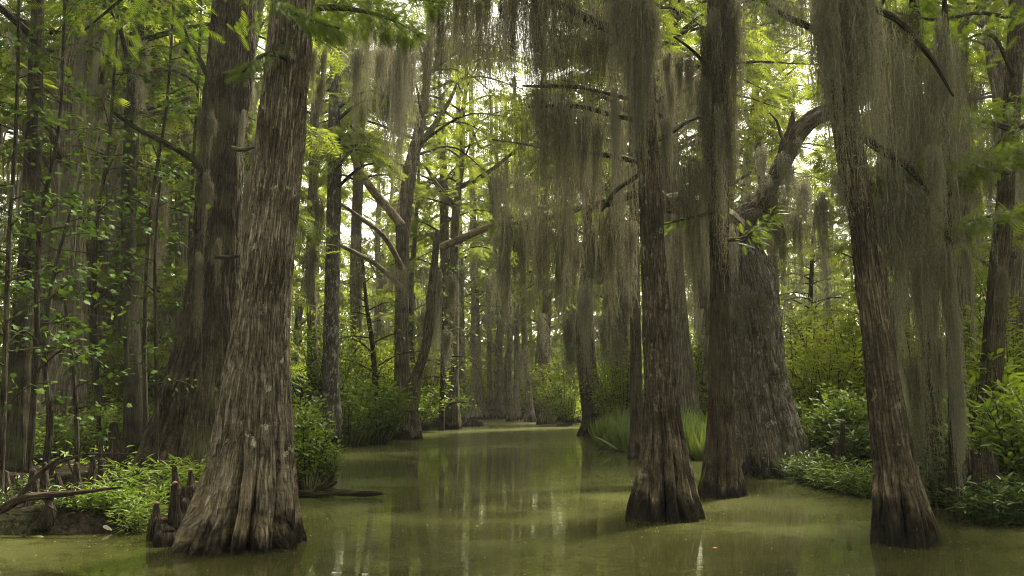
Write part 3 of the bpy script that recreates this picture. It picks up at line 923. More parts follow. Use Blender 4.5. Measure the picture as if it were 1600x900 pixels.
for k, (pp, yy, nf) in enumerate([([(1584, 120, 7), (1550, 56, 6), (1500, 64, 4), (1440, 80, 3)], 12.4, 300), ([(1578, 200, 9), (1530, 190, 8), (1470, 200, 5), (1420, 210, 3)], 11.8, 420),
                                  ([(1576, 270, 8), (1520, 262, 6), (1440, 276, 4), (1350, 290, 2)], 11, 520), ([(1610, 190, 9), (1570, 216, 7), (1530, 250, 4), (1480, 285, 2)], 10.6, 460),
                                  ([(1600, 330, 7), (1560, 335, 6), (1500, 350, 4), (1450, 362, 2)], 11.5, 420), ([(1590, 30, 9), (1530, 20, 7), (1460, 30, 5), (1400, 20, 3)], 12, 380)]):
    limb(T11, pp, yy, M_TWIG, seed=86 + k, foliage=int(nf * 1.5), fsize=.24, spread=.6, fmat=M_NEEDLE_BACKLIT, t0=.05, dY=-.6, droop=.25)

# trunks that stand in or beside the water farther up the channel
FAR = [
    ('pale far cypress with a squat dark skirt, standing alone near the channel end', [(855, 663, 36), (855, 648, 24), (855, 620, 17), (854, 580, 14), (853, 540, 13), (855, 480, 14), (851, 400, 12), (850, 250, 10), (850, 50, 8)], 57),
    ('far cypress leaning slightly left, just left of the pale skirted one', [(829, 658, 18), (827, 630, 12), (824, 590, 10), (820, 540, 9), (817, 450, 9), (815, 330, 8), (812, 150, 6)], 64),
    ('dark slim far trunk third to the left of the pale skirted cypress', [(797, 657, 13), (797, 620, 9), (796, 560, 8), (794, 460, 8), (792, 330, 7), (790, 150, 5)], 66),
    ('straight far trunk standing at the left shore behind the small stump', [(808, 654, 16), (807, 620, 11), (808, 560, 9), (806, 440, 8), (806, 300, 7), (804, 120, 5)], 72),
    ('far cypress with a ridged dark base at the channel end', [(747, 652, 34), (746, 630, 22), (745, 590, 17), (743, 520, 14), (741, 420, 12), (738, 300, 10), (736, 120, 7)], 74),
    ('thin far trunk right of the ridged dark base', [(767, 652, 14), (766, 620, 9), (764, 560, 8), (765, 450, 7), (767, 300, 6), (768, 150, 5)], 76),
    ('far trunk between the two thin ones at channel end', [(782, 652, 18), (781, 625, 12), (781, 570, 9), (779, 470, 8), (777, 320, 7), (775, 150, 5)], 75),
    ('dark trunk with pointed wet foot at the right shore, mid distance', [(919, 681, 34), (920, 655, 20), (914, 610, 17), (908, 560, 15), (908, 500, 15), (914, 420, 13), (920, 300, 12), (926, 120, 9)], 37),
    ('grey trunk standing close behind the dark pointed foot at right shore', [(934, 672, 26), (932, 640, 20), (926, 590, 16), (921, 520, 14), (918, 430, 12), (916, 300, 10), (914, 120, 8)], 42),
    ('moss covered trunk leaning at left shore beyond the forked cypress', [(706, 664, 34), (704, 630, 26), (703, 580, 22), (700, 520, 20), (697, 440, 17), (694, 330, 14), (690, 150, 10)], 48),
    ('broad pale trunk half hidden by moss left of the ridged far base', [(722, 655, 24), (721, 620, 16), (720, 560, 14), (719, 460, 12), (717, 320, 10), (716, 140, 7)], 66),
    ('pale thin trunk on the right shore between shrub and grass', [(902, 660, 18), (900, 620, 13), (898, 560, 11), (897, 470, 10), (896, 330, 9), (895, 120, 7)], 60),
]
for k, (lab, pts, yy) in enumerate(FAR):
    hero('cypress_tree', lab, 'tree', pts, yy, M_BARK_FAR if k != 7 else M_BARK_BROWN, 24, 80, (7, .28, 1.1), rough=.04, lump=.1, seed=400 + k, crown=(8 + k % 4, 26, 4.8, 28))

# trunks of the dark wood at left
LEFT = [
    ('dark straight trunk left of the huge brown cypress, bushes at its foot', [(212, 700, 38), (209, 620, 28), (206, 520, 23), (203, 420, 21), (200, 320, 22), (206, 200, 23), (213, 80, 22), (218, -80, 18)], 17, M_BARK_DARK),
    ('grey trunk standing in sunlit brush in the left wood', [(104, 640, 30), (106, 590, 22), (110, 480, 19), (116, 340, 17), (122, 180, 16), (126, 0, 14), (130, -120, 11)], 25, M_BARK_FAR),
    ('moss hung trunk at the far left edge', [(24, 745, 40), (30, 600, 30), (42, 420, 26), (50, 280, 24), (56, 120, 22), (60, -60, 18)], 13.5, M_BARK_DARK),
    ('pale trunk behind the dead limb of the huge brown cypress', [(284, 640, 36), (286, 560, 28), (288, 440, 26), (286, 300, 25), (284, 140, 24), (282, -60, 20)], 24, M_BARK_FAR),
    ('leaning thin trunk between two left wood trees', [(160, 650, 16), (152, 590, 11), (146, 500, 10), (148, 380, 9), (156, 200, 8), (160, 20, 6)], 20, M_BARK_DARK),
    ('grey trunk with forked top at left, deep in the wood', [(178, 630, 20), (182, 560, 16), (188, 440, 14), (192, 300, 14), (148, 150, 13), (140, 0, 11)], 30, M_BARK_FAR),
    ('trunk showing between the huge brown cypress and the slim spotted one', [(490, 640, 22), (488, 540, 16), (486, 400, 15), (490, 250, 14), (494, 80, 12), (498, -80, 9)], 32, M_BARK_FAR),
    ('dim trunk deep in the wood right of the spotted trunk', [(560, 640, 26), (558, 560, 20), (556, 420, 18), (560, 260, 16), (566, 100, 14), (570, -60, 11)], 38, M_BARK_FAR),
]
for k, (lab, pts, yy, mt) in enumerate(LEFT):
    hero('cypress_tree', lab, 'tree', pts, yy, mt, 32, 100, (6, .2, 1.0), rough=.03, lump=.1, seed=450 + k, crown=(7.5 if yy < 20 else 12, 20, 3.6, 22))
RIGHT = [
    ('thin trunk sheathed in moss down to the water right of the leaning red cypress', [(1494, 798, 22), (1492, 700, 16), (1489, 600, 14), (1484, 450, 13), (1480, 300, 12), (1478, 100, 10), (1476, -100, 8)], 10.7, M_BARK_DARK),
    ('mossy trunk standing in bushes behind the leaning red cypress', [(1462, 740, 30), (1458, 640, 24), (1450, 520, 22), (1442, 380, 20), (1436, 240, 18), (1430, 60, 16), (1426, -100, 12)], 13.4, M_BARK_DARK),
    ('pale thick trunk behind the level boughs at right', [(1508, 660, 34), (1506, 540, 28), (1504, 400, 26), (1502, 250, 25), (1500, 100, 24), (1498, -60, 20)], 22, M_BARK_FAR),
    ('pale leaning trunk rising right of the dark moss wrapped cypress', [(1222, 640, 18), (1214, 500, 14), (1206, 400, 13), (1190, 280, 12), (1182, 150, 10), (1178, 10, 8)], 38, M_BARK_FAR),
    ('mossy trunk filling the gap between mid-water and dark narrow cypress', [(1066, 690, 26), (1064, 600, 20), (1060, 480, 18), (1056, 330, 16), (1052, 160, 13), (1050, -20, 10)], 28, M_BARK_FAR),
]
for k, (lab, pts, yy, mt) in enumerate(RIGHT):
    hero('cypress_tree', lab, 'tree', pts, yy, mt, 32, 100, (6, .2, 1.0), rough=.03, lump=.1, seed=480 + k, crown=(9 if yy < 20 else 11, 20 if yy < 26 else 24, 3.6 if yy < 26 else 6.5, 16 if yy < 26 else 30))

# ------------------------------------------------------------------ background cypresses
def bg_tree(seed, H, r0, crown_from, crad, nb, nf, fsize, fm):
    g = np.random.default_rng(seed)
    t = thing('cypress_tree', 'slim cypress of the wood behind', 'tree', (0, 0, 0))
    wob = np.cumsum(g.normal(0, .22, (8, 2)), 0)
    zs = np.linspace(0, H, 8)
    P = np.column_stack([wob - wob[0], zs]); P[0, 2] = -.6
    rad = r0 * np.array([1.9, 1.0, .88, .78, .64, .48, .3, .1])
    tm, fmb = MB(), MB()
    C, rr = tube(tm, P, rad, 18, 60, flute=(7, .25, 1.1), rough=.03, lump=.1, seed=seed)
    for k in range(nb):
        z = crown_from + (H * .98 - crown_from) * ((k + g.random()) / nb)
        ax = np.array([np.interp(z, C[:, 2], C[:, 0]), np.interp(z, C[:, 2], C[:, 1]), z])
        a = k * 2.4 + g.normal(0, .5)
        l = crad * g.uniform(.5, 1.15) * (1 - .6 * ((z - crown_from) / (H - crown_from)) ** 1.5)
        e = ax + np.array([math.cos(a) * l, math.sin(a) * l, l * g.uniform(-.1, .45)])
        mid = (ax + e) / 2 + np.array([0, 0, .12 * l]) + g.normal(0, .12, 3)
        rb = r0 * .28 * (1 - .6 * z / H)
        C2, r2 = tube(tm, [ax, mid, e], [rb, rb * .7, .012], 6, 9, seed=seed + k)
        frond_cloud(fmb, C2, r2, .2, nf, fsize, .5, T_FROND_FAR, g)
    tm.build('trunk', M_BARK_FAR, t)
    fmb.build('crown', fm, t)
    return t


BG = [bg_tree(600, 21, .25, 4.0, 3.6, 28, 60, .6, M_NEEDLE_LIT), bg_tree(601, 24, .34, 6.0, 4.2, 28, 60, .65, M_NEEDLE_LIT),
      bg_tree(602, 16, .16, 2.2, 3.0, 28, 60, .55, M_NEEDLE_LIT), bg_tree(603, 26, .38, 7.0, 4.4, 30, 60, .7, M_NEEDLE_LIT), bg_tree(604, 19, .2, 2.0, 3.4, 32, 62, .6, M_NEEDLE_LIT)]
used = [0] * len(BG)
g = np.random.default_rng(99)
spots = []


def try_spots(n, xr, yr, mind, ok):
    c = 0
    for _ in range(4000):
        if c >= n:
            break
        x, y = g.uniform(*xr), g.uniform(*yr)
        px, py = proj((x, y, .4))
        if px < -260 or px > 1860 or not ok(x, y, px):
            continue
        if any((x - a) ** 2 + (y - b) ** 2 < mind ** 2 for a, b in spots):
            continue
        spots.append((x, y)); c += 1


gap = lambda px, y: not (1180 < px < 1390 and y < 62) and not (385 < px < 470 and y < 40)
try_spots(12, (-24, -6.5), (18, 32), 2.3, lambda x, y, px: bank_d(x, y) > 1.2 and gap(px, y))
try_spots(18, (-36, -6), (32, 52), 2.6, lambda x, y, px: bank_d(x, y) > .6 and gap(px, y))
try_spots(18, (-55, -5), (52, 84), 3, lambda x, y, px: bank_d(x, y) > .4)
try_spots(8, (6, 22), (19, 32), 2.4, lambda x, y, px: bank_d(x, y) > 1.6 and gap(px, y))
try_spots(14, (5, 36), (32, 52), 2.6, lambda x, y, px: bank_d(x, y) > .6 and gap(px, y))
try_spots(15, (5, 55), (52, 84), 3, lambda x, y, px: bank_d(x, y) > .4 and gap(px, y))
try_spots(7, (14, 34), (62, 80), 2.5, lambda x, y, px: 1080 < px < 1330)
try_spots(10, (-13, 13), (76, 92), 2.8, lambda x, y, px: not (-3 < x < 4 and y < 78))
try_spots(26, (-40, 40), (92, 118), 2.6, lambda x, y, px: True)
spots = [q for q in spots if not (455 < proj((q[0], q[1], .4))[0] < 700 and q[1] < 47)]
bgt = []
for (x, y) in spots:
    k = int(g.integers(len(BG)))
    t = BG[k] if used[k] == 0 else copy_tree(BG[k])
    used[k] += 1
    s = g.uniform(.8, 1.15) * (1.3 if y > 73 and abs(x) < 13 else 1)
    t.location = (x, y, float(gz(x, y)[0]))
    t.rotation_euler = (g.normal(0, .02), g.normal(0, .03), g.uniform(0, 6.28))
    t.scale = (s, s, s * g.uniform(.9, 1.1))
    bgt.append((t, x, y, proj((x, y, .4))[0]))
for side, nm in ((-1, 'left'), (1, 'right')):
    for (a, b, w) in ((0, 32, 'nearest'), (32, 52, 'middle'), (52, 73, 'farthest')):
        rank([(t, px) for t, x, y, px in bgt if (x * side > 0) and a <= y < b and y < 73], f'{w} slim cypresses in the {nm} wood', f'{w} cypresses in the {nm} wood')
rank([(t, px) for t, x, y, px in bgt if 73 <= y < 92], 'cypresses closing the end of the channel', 'cypresses closing the channel end')
rank([(t, px) for t, x, y, px in bgt if y >= 92], 'dim cypresses beyond the channel end', 'cypresses beyond the channel end')

# far leafy mass that closes the horizon
mb = MB()
n = 60000
g2 = np.random.default_rng(5)
ang = g2.uniform(-.95, .95, n); d = g2.uniform(100, 160, n)
x = np.sin(ang) * d; y = np.cos(ang) * d
zz = g2.random(n) ** 1.4 * (24 + 8 * fbm(np.stack([x * .07, y * .07, x * 0], -1), 3, 2))
P = np.stack([x, y, zz], -1)
stamp(mb, *T_OVAL, P, rnd_unit(n, g2) + np.array([0, 0, -.3]), rnd_unit(n, g2), g2.uniform(.6, 1.5, n), np.clip(.5 + fbm(P * .12, 3, 6) + g2.normal(0, .12, n), 0, 1))
n2 = 26000
ang2 = g2.uniform(-.5, .5, n2); d2 = g2.uniform(96, 125, n2)
P = np.stack([np.sin(ang2) * d2, np.cos(ang2) * d2, g2.random(n2) * 9], -1)
stamp(mb, *T_OVAL, P, rnd_unit(n2, g2) + np.array([0, 0, -.3]), rnd_unit(n2, g2), g2.uniform(.6, 1.3, n2), np.clip(.5 + fbm(P * .2, 3, 6) + g2.normal(0, .12, n2), 0, 1))
ang = g2.uniform(.62, 2 * math.pi - .62, n2)  # wood carried round unseen behind the camera, added to block low sky light
d = g2.uniform(26, 60, n2) 
x = np.sin(ang) * d; y = np.cos(ang) * d
ok = ~((y > 0) & (np.abs(x) < y * .8 + 3))
x, y = x[ok], y[ok]
n2 = len(x)
zz = g2.random(n2) * (19 + 6 * fbm(np.stack([x * .1, y * .1, x * 0], -1), 3, 8))
P = np.stack([x, y, zz], -1)
stamp(mb, *T_OVAL, P, rnd_unit(n2, g2) + np.array([0, 0, -.3]), rnd_unit(n2, g2), g2.uniform(.7, 1.7, n2), np.clip(.4 + fbm(P * .12, 3, 6), 0, 1))
tag(mb.build('distant_woods', M_NEEDLE_LIT), kind='stuff')


# ------------------------------------------------------------------ broad-leaved saplings at left
def sapling(label, pts, Y, nbr, leaves, size=.1, t0=.15, blen=1.1, seed=1, mat=None, tm=None, dY=0, group=None):
    g = np.random.default_rng(seed)
    P, r = poly3(pts, Y, dY)
    z0 = float(gz(P[0][0], P[0][1])[0]) - .1
    if P[0][2] > z0:
        P[0][2] = z0
    t = thing('sapling', label, 'tree', P[0], group)
    sm, fm = MB(), MB()
    C, rr = tube(sm, P, r, 8, 40, lump=.15, seed=seed)
    for k in range(nbr):
        tt = t0 + (1 - t0) * (k + g.random()) / nbr
        i0 = min(int(tt * 39), 38)
        a = k * 2.4 + g.normal(0, .6)
        l = blen * g.uniform(.5, 1.2) * (1.1 - .5 * tt)
        e = C[i0] + np.array([math.cos(a) * l, math.sin(a) * l, l * g.uniform(-.15, .35)])
        C2, _ = tube(sm, [C[i0], (C[i0] + e) / 2 + np.array([0, 0, .1 * l]), e], [rr[i0] * .4, rr[i0] * .25, .003], 5, 8, seed=seed + k)
        n = int(leaves * .62)
        tq = .15 + .85 * g.random(n) ** .7
        kk = np.clip((tq * 7).astype(int), 0, 6)
        B = C2[kk] + (C2[kk + 1] - C2[kk]) * ((tq * 7) - kk)[:, None]
        off = g.normal(0, .16 * l, (n, 3)) * np.array([1, 1, .45])
        D = unit(off + (e - C[i0]) * .3 + np.array([0, 0, -.12]) + g.normal(0, .1, (n, 3)))
        stamp(fm, *(tm or T_MAPLE), B + off, D, np.array([0, 0, 1.0]) + g.normal(0, .4, (n, 3)), size * .88 * g.uniform(.5, 1.2, n), np.clip(.45 + g.normal(0, .18, n), 0, 1))
    sm.build('stem', M_TWIG, t)
    fm.build('foliage', mat or M_MAPLE, t)
    return t


sapling('tall sapling with broad dark leaves, its stem curving right near the left edge', [(46, 740, 11), (56, 560, 9), (62, 360, 8), (92, 200, 6), (100, 40, 5), (104, -120, 3)], 10.6, 30, 34, .105, .2, 1.3, 701)
sapling('sapling standing at the picture\'s left edge, leaves hanging over the knees', [(4, 760, 10), (8, 560, 8), (14, 380, 7), (26, 180, 6), (30, -40, 4)], 9.8, 28, 30, .1, .2, 1.2, 702)
sapling('thin double-bent sapling over the fallen dead branch at left', [(66, 760, 12), (78, 660, 10), (70, 560, 8), (84, 430, 6), (120, 300, 4)], 11.2, 16, 30, .1, .45, 1.0, 703)
sapling('leafy sapling reaching up between left edge and dark straight trunk', [(165, 690, 8), (148, 560, 7), (140, 420, 6), (168, 240, 5), (182, 60, 4), (190, -80, 3)], 13, 30, 32, .115, .3, 1.4, 704)
sapling('slender sapling with broad leaves beside the huge brown cypress', [(250, 690, 7), (244, 560, 6), (242, 420, 5), (246, 340, 4), (252, 260, 3)], 12.6, 16, 26, .1, .3, 1.0, 705)
sapling('sapling with a high leafy head in front of the pale trunk at left', [(232, 700, 9), (226, 520, 7), (236, 330, 6), (262, 150, 5), (274, -60, 4)], 15.5, 26, 34, .12, .45, 1.5, 706)
sapling('sapling deep behind the dead limb, its leaves catching light', [(300, 680, 9), (296, 480, 7), (300, 300, 6), (310, 120, 5), (316, -40, 4)], 18, 24, 36, .13, .4, 1.6, 707)
sapling('low broad-leaved sapling under the left edge trees', [(126, 720, 8), (118, 620, 7), (108, 520, 5), (96, 440, 3)], 11.5, 16, 30, .105, .25, .9, 708)
sapling('understorey tree with fresh leaves behind the slim spotted trunk', [(590, 660, 10), (584, 560, 8), (572, 470, 6), (566, 400, 4)], 33, 22, 40, .2, .2, 2.2, 709, M_SHRUB, T_OVAL)
sapling('bright small tree between forked cypress and moss curtain', [(690, 660, 10), (692, 560, 8), (690, 490, 6), (688, 420, 4)], 44, 22, 40, .24, .2, 2.4, 710, M_SHRUB, T_OVAL)
sapling('leafy broad tree across the channel, filling the light gap right of the bent cypress', [(1262, 640, 10), (1264, 520, 8), (1268, 430, 7), (1272, 340, 5)], 42, 26, 46, .25, .3, 3.0, 711, M_SHRUB, T_OVAL)

# ------------------------------------------------------------------ shrubs, herbs, grass clumps
PLANTS = {}


def plant_proto(name, seed, h, n_st, leaves, size, spread, tmpl, mat, cat, var0=.5, low=.25, stem_r=.006):
    g = np.random.default_rng(seed)
    t = thing(name, 'plant', cat, (0, 0, 0))
    sm, fm = MB(), MB()
    leaf_shoots(fm, sm, (0, 0, -.05), h, n_st, leaves, size, spread, tmpl, g, stem_r=stem_r, var0=var0, low=low)
    sm.build('stems', M_TWIG, t)
    fm.build('leaves', mat, t)
    return t


def grass_proto(seed, h, n, spread, mat=None):
    g = np.random.default_rng(seed)
    mb = MB()
    bl = (T_BLADE[0] * np.array([2.2, 1, 1]), T_BLADE[1])
    a = g.uniform(0, 6.28, n); rr = spread * g.random(n) ** .6
    P = np.stack([np.cos(a) * rr * .5, np.sin(a) * rr * .5, np.full(n, -.05)], -1)
    D = np.stack([np.cos(a) * (.15 + rr / spread * .85), np.sin(a) * (.15 + rr / spread * .85), np.ones(n)], -1) + g.normal(0, .15, (n, 3))
    Nn = np.stack([np.cos(a), np.sin(a), np.zeros(n)], -1) * -1 + g.normal(0, .2, (n, 3))
    S = h * g.uniform(.5, 1.1, n)
    stamp(mb, *bl, P, D, -Nn, S, np.clip(.5 + g.normal(0, .2, n), 0, 1))
    o = mb.build('grass_clump', mat or M_GRASS)
    return tag(o, 'grass clump', 'grass')


def protos():
    S = {}
    S['shrub'] = [plant_proto('shrub', 800 + k, 2.2, 26, 44, .16, 1.0, T_OVAL, M_SHRUB, 'shrub', stem_r=.012) for k in range(3)]
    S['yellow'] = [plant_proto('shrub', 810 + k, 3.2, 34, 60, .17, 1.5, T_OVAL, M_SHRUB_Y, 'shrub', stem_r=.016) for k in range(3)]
    S['herb'] = [plant_proto('leafy_herb', 820 + k, .66, 18, 20, .17, .5, t_lance(.085, .03, -.25), M_SHRUB, 'plant', low=.12, stem_r=.004) for k in range(3)]
    S['darkherb'] = [plant_proto('leafy_herb', 830 + k, .7, 24, 22, .15, .55, T_LANCE, M_DARKLEAF, 'plant', low=.05, stem_r=.004) for k in range(3)]
    S['big'] = [plant_proto('large_leaved_plant', 840 + k, 1.6, 24, 30, .2, .9, T_LANCE, M_SHRUB, 'plant', low=.3, stem_r=.01) for k in range(3)]
    S['bush'] = [plant_proto('bush', 850 + k, 2.6, 30, 60, .2, 1.5, T_OVAL, M_SHRUB, 'bush', stem_r=.015) for k in range(3)]
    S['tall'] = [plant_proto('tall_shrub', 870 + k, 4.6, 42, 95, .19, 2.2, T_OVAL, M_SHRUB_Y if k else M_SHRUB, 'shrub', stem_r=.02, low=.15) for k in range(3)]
    S['grass'] = [grass_proto(860 + k, 1.0, 260, .6) for k in range(2)]
    return S


PR = protos()
first = {}


def plant(kind, px, Y, s=1.0, sz=None, z=None):
    v = PR[kind]
    k = random.randrange(len(v))
    if (kind, k) not in first:
        t = v[k]; first[(kind, k)] = 1
    else:
        t = copy_tree(v[k])
    x = at(px, 600, Y)[0]
    t.location = (x, Y, (max(float(gz(x, Y)[0]), .02) if z is None else z) - .03)
    t.rotation_euler = (0, 0, random.uniform(0, 6.28))
    t.scale = (s, s, sz or s)
    return (t, px)


def row(kind, spec, phrase, group):
    rank([plant(kind, *a) for a in spec], phrase, group)


row('shrub', [(486, 14.2, .62, .78), (462, 14.9, .7, .9), (516, 14.6, .45, .5)], 'leafy shrubs on the bank mound beside the front cypress', 'shrubs on the left bank mound')
row('bush', [(545, 28, 1.0), (588, 30, 1.1), (520, 33, 1.2), (612, 37, 1.0), (648, 42, 1.1), (560, 36, 1.4)], 'green bushes on the left channel shore', 'bushes on the left channel shore')
row('bush', [(680, 52, 1.2), (700, 60, 1.3), (870, 66, 1.3), (890, 58, 1.2), (945, 48, 1.1), (970, 38, 1.0), (1090, 30, .9), (1060, 36, 1.2)], 'bushes along the far shores of the channel', 'bushes along the far shores')
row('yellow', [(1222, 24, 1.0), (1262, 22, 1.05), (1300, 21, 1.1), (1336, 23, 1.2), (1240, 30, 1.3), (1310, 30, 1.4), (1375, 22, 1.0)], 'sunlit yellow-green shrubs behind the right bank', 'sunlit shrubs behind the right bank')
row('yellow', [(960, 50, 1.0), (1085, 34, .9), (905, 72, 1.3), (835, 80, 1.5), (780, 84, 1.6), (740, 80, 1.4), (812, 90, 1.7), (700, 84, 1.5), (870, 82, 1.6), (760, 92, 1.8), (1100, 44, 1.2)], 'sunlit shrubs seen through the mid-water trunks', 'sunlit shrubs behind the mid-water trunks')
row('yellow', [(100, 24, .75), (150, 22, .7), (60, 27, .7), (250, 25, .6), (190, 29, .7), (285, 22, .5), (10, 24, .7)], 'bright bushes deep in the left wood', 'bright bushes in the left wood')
row('tall', [(505, 31, 1.0), (548, 35, 1.1), (592, 38, 1.0), (655, 46, 1.2), (672, 56, 1.3), (530, 41, 1.3), (612, 44, 1.2)], 'tall leafy shrubs along the left channel shore', 'tall shrubs along the left channel shore')
row('tall', [(40, 24, .9), (92, 27, 1.0), (140, 23.5, .8), (180, 30, 1.1), (236, 26, .95), (290, 31, 1.1), (-30, 26, 1.0), (265, 38, 1.3)], 'tall leafy shrubs in the left wood', 'tall shrubs in the left wood')
row('tall', [(885, 54, 1.2), (950, 46, 1.1), (975, 36, .9), (1070, 38, 1.0), (1098, 32, .9), (905, 68, 1.4), (1088, 50, 1.3)], 'tall leafy shrubs along the right channel shore', 'tall shrubs along the right channel shore')
row('tall', [(1240, 34, 1.2), (1290, 30, 1.1), (1335, 33, 1.2), (1400, 25, .95), (1440, 22, .85), (1500, 20, .8), (1560, 18.5, .8), (1610, 20, .9), (1530, 27, 1.2)], 'tall leafy shrubs behind the right bank', 'tall shrubs behind the right bank')
row('tall', [(760, 88, 1.6), (800, 92, 1.7), (840, 88, 1.6), (715, 84, 1.5), (880, 90, 1.7)], 'tall shrubs closing the channel end', 'tall shrubs closing the channel end')
row('bush', [(40, 15.5, .5), (110, 16.5, .5), (175, 17.5, .5), (245, 18.5, .55), (-20, 14, .55)], 'shaded bushes behind the cypress knees at left', 'shaded bushes in the left wood')
row('herb', [(150, 9.75, 0.58), (185, 9.95, 0.72), (218, 9.9, 0.76), (250, 10.2, 0.79), (205, 10.6, 0.86), (270, 11, 0.83), (232, 9.6, 0.58), (300, 11.5, 0.86)], 'leafy herbs left of the front cypress', 'herbs left of the front cypress')
row('darkherb', [(1240, 16.3, .8), (1268, 15.4, .9), (1296, 14.7, .9), (1322, 14.2, .8), (1345, 13.6, .8), (1275, 17.5, 1.4), (1318, 17, 1.5), (1350, 16, 1.4)], 'dark herbs by the old bent cypress', 'dark herbs on the right bank')
row('bush', [(1268, 18.5, .62), (1310, 17.8, .65), (1345, 17.2, .7), (1440, 16, .7), (1400, 17.5, .75)], 'dense dark green bushes on the right bank', 'bushes on the right bank')
row('darkherb', [(18, 9.75, .42), (104, 9.75, .45), (64, 10.4, .5)], 'dark low herbs around the left bank knees', 'dark herbs around the left bank knees')
row('darkherb', [(1446, 12.2, .9), (1474, 12, 1.0), (1516, 11.2, .9), (1562, 10.3, .9), (1536, 10.25, .9), (1520, 10.3, .75), (1592, 10.2, .8), (1610, 10.6, 1.0), (1500, 12.2, 1.3)], 'dark herbs at the waterline right of the leaning cypress', 'dark herbs at right edge waterline')
row('big', [(1540, 11.8, .95), (1580, 11.4, 1.0), (1612, 11.0, 1.1), (1560, 13.2, 1.2), (1510, 13.4, .95), (1600, 13, 1.4)], 'large-leaved plants at the right edge', 'large-leaved plants at right edge')
row('big', [(1424, 14.6, .8), (1455, 14.8, .85), (1485, 14.2, .8)], 'leafy plants between the mossy right trunks', 'leafy plants between the mossy trunks')
row('grass', [(556, 29.2, 1.4), (577, 30.6, 1.6), (598, 33.4, 1.5), (540, 28.4, 1.2)], 'drooping grass clumps on the left channel shore', 'grass clumps on the left channel shore')
row('grass', [(950, 28.5, 1.0), (965, 27.5, 1.1), (982, 25.5, 1.0), (945, 31, 1.0), (972, 29.5, 1.2)], 'grass clumps left of the slim dark trunk', 'grass clumps left of the slim dark trunk')
row('grass', [(1062, 23.2, .9), (1082, 22.4, 1.0), (1100, 21.6, .9), (1076, 24.5, 1.1)], 'grass clumps between the mid-water and dark narrow cypress', 'grass clumps behind the mid-water cypress')
row('herb', [(1250, 15.6, .85), (1272, 14.9, .8), (1290, 14.4, .85), (1312, 14.0, .8), (1334, 13.5, .75), (1350, 13.1, .7)], 'pale lance-leaved herbs at the right bank waterline', 'pale herbs at the right bank waterline')

for kind, v in PR.items():
    for k, t in enumerate(v):
        if (kind, k) not in first:
            for ch in list(t.children):
                bpy.data.objects.remove(ch)
            bpy.data.objects.remove(t)

# low cover on the banks
mb = MB()
g3 = np.random.default_rng(17)
n = 60000
x = g3.uniform(-30, 30, n); y = 9 + 60 * g3.random(n) ** 1.3
d = bank_d(x, y)
cl = fbm(np.stack([x * .6, y * .6, x * 0], -1), 3, 31)
keep = (d > .25) & (d < 22) & (cl > -.12 - .02 * d) & ~((x < -4.6) & (y < 13.6)) 
x, y, cl = x[keep], y[keep], cl[keep]
n = len(x)
P = np.stack([x, y, gz(x, y) + g3.random(n) ** 1.4 * (.35 + .5 * np.clip(cl, 0, 1))], -1)
az = g3.uniform(0, 6.28, n)
D = np.stack([np.cos(az), np.sin(az), g3.uniform(-.2, .9, n)], -1)
stamp(mb, *T_LANCE, P, D, np.array([0, 0, 1.0]) + g3.normal(0, .4, (n, 3)), (.1 + .004 * y) * g3.uniform(.6, 1.4, n), np.clip(.5 + cl * .4 + g3.normal(0, .15, n), 0, 1))
tag(mb.build('bank_undergrowth', M_SHRUB), kind='stuff')

# dead leaves and litter under the left trees
mb = MB()
n = 6000
x = g3.uniform(-14, 14, n); y = g3.uniform(9, 20, n)
keep = bank_d(x, y) > 0
x, y = x[keep], y[keep]
P = np.stack([x, y, gz(x, y) + .012], -1)
az = g3.uniform(0, 6.28, len(x))
stamp(mb, *T_LANCE, P, np.stack([np.cos(az), np.sin(az), g3.normal(0, .15, len(x))], -1), np.array([0, 0, 1.0]) + g3.normal(0, .25, (len(x), 3)), g3.uniform(.04, .11, len(x)), g3.random(len(x)))
tag(mb.build('leaf_litter', leaf_mat('dead_leaves', (.03, .02, .012), (.07, .045, .025), (.15, .1, .06), trans=.1, gloss=.02)), kind='stuff')

# ------------------------------------------------------------------ cypress knees, stumps, dead wood, floating scraps
def knee(label, px, pyb, pyt, w, Y, seed, tip=False, group=None, z=None):
    b = at(px, pyb, Y); t_ = at(px + np.random.default_rng(seed).normal(0, 2), pyt, Y)
    zb = float(gz(b[0], Y)[0])
    root = thing('cypress_knee', label, 'knee', (b[0], b[1], max(b[2], 0)), group)
    h = max(t_[2] - b[2], .08)
    r = pxm(w, Y) / 2
    P = [(b[0], b[1], min(zb, b[2]) - .15), (b[0], b[1], b[2] + .02 * h), (b[0] * .7 + t_[0] * .3, b[1], b[2] + .4 * h), (t_[0], b[1], b[2] + .8 * h), (t_[0], b[1], b[2] + .96 * h), (t_[0], b[1], b[2] + h)]
    mb = MB()
    tube(mb, P, [r * 1.9, r * 1.6, r * .95, r * .62, r * .5, r * .2], 24, 40, flute=(5, .35, h * .6), rough=.03, lump=.7, seed=seed)
    mb.build('body', M_KNEE, root)
    if tip:
        m2 = MB()
        tz = b[2] + h
        q = r * .6
        tube(m2, [(t_[0], b[1], tz - q * .7), (t_[0], b[1], tz - q * .2), (t_[0], b[1], tz + q * .25), (t_[0], b[1], tz + q * .55)], [q * .55, q * 1.02, q * .85, q * .2], 14, 10, lump=.15, seed=seed + 9)
        m2.build('raw_tip', M_KNEE_TIP, root)
    return (root, px)


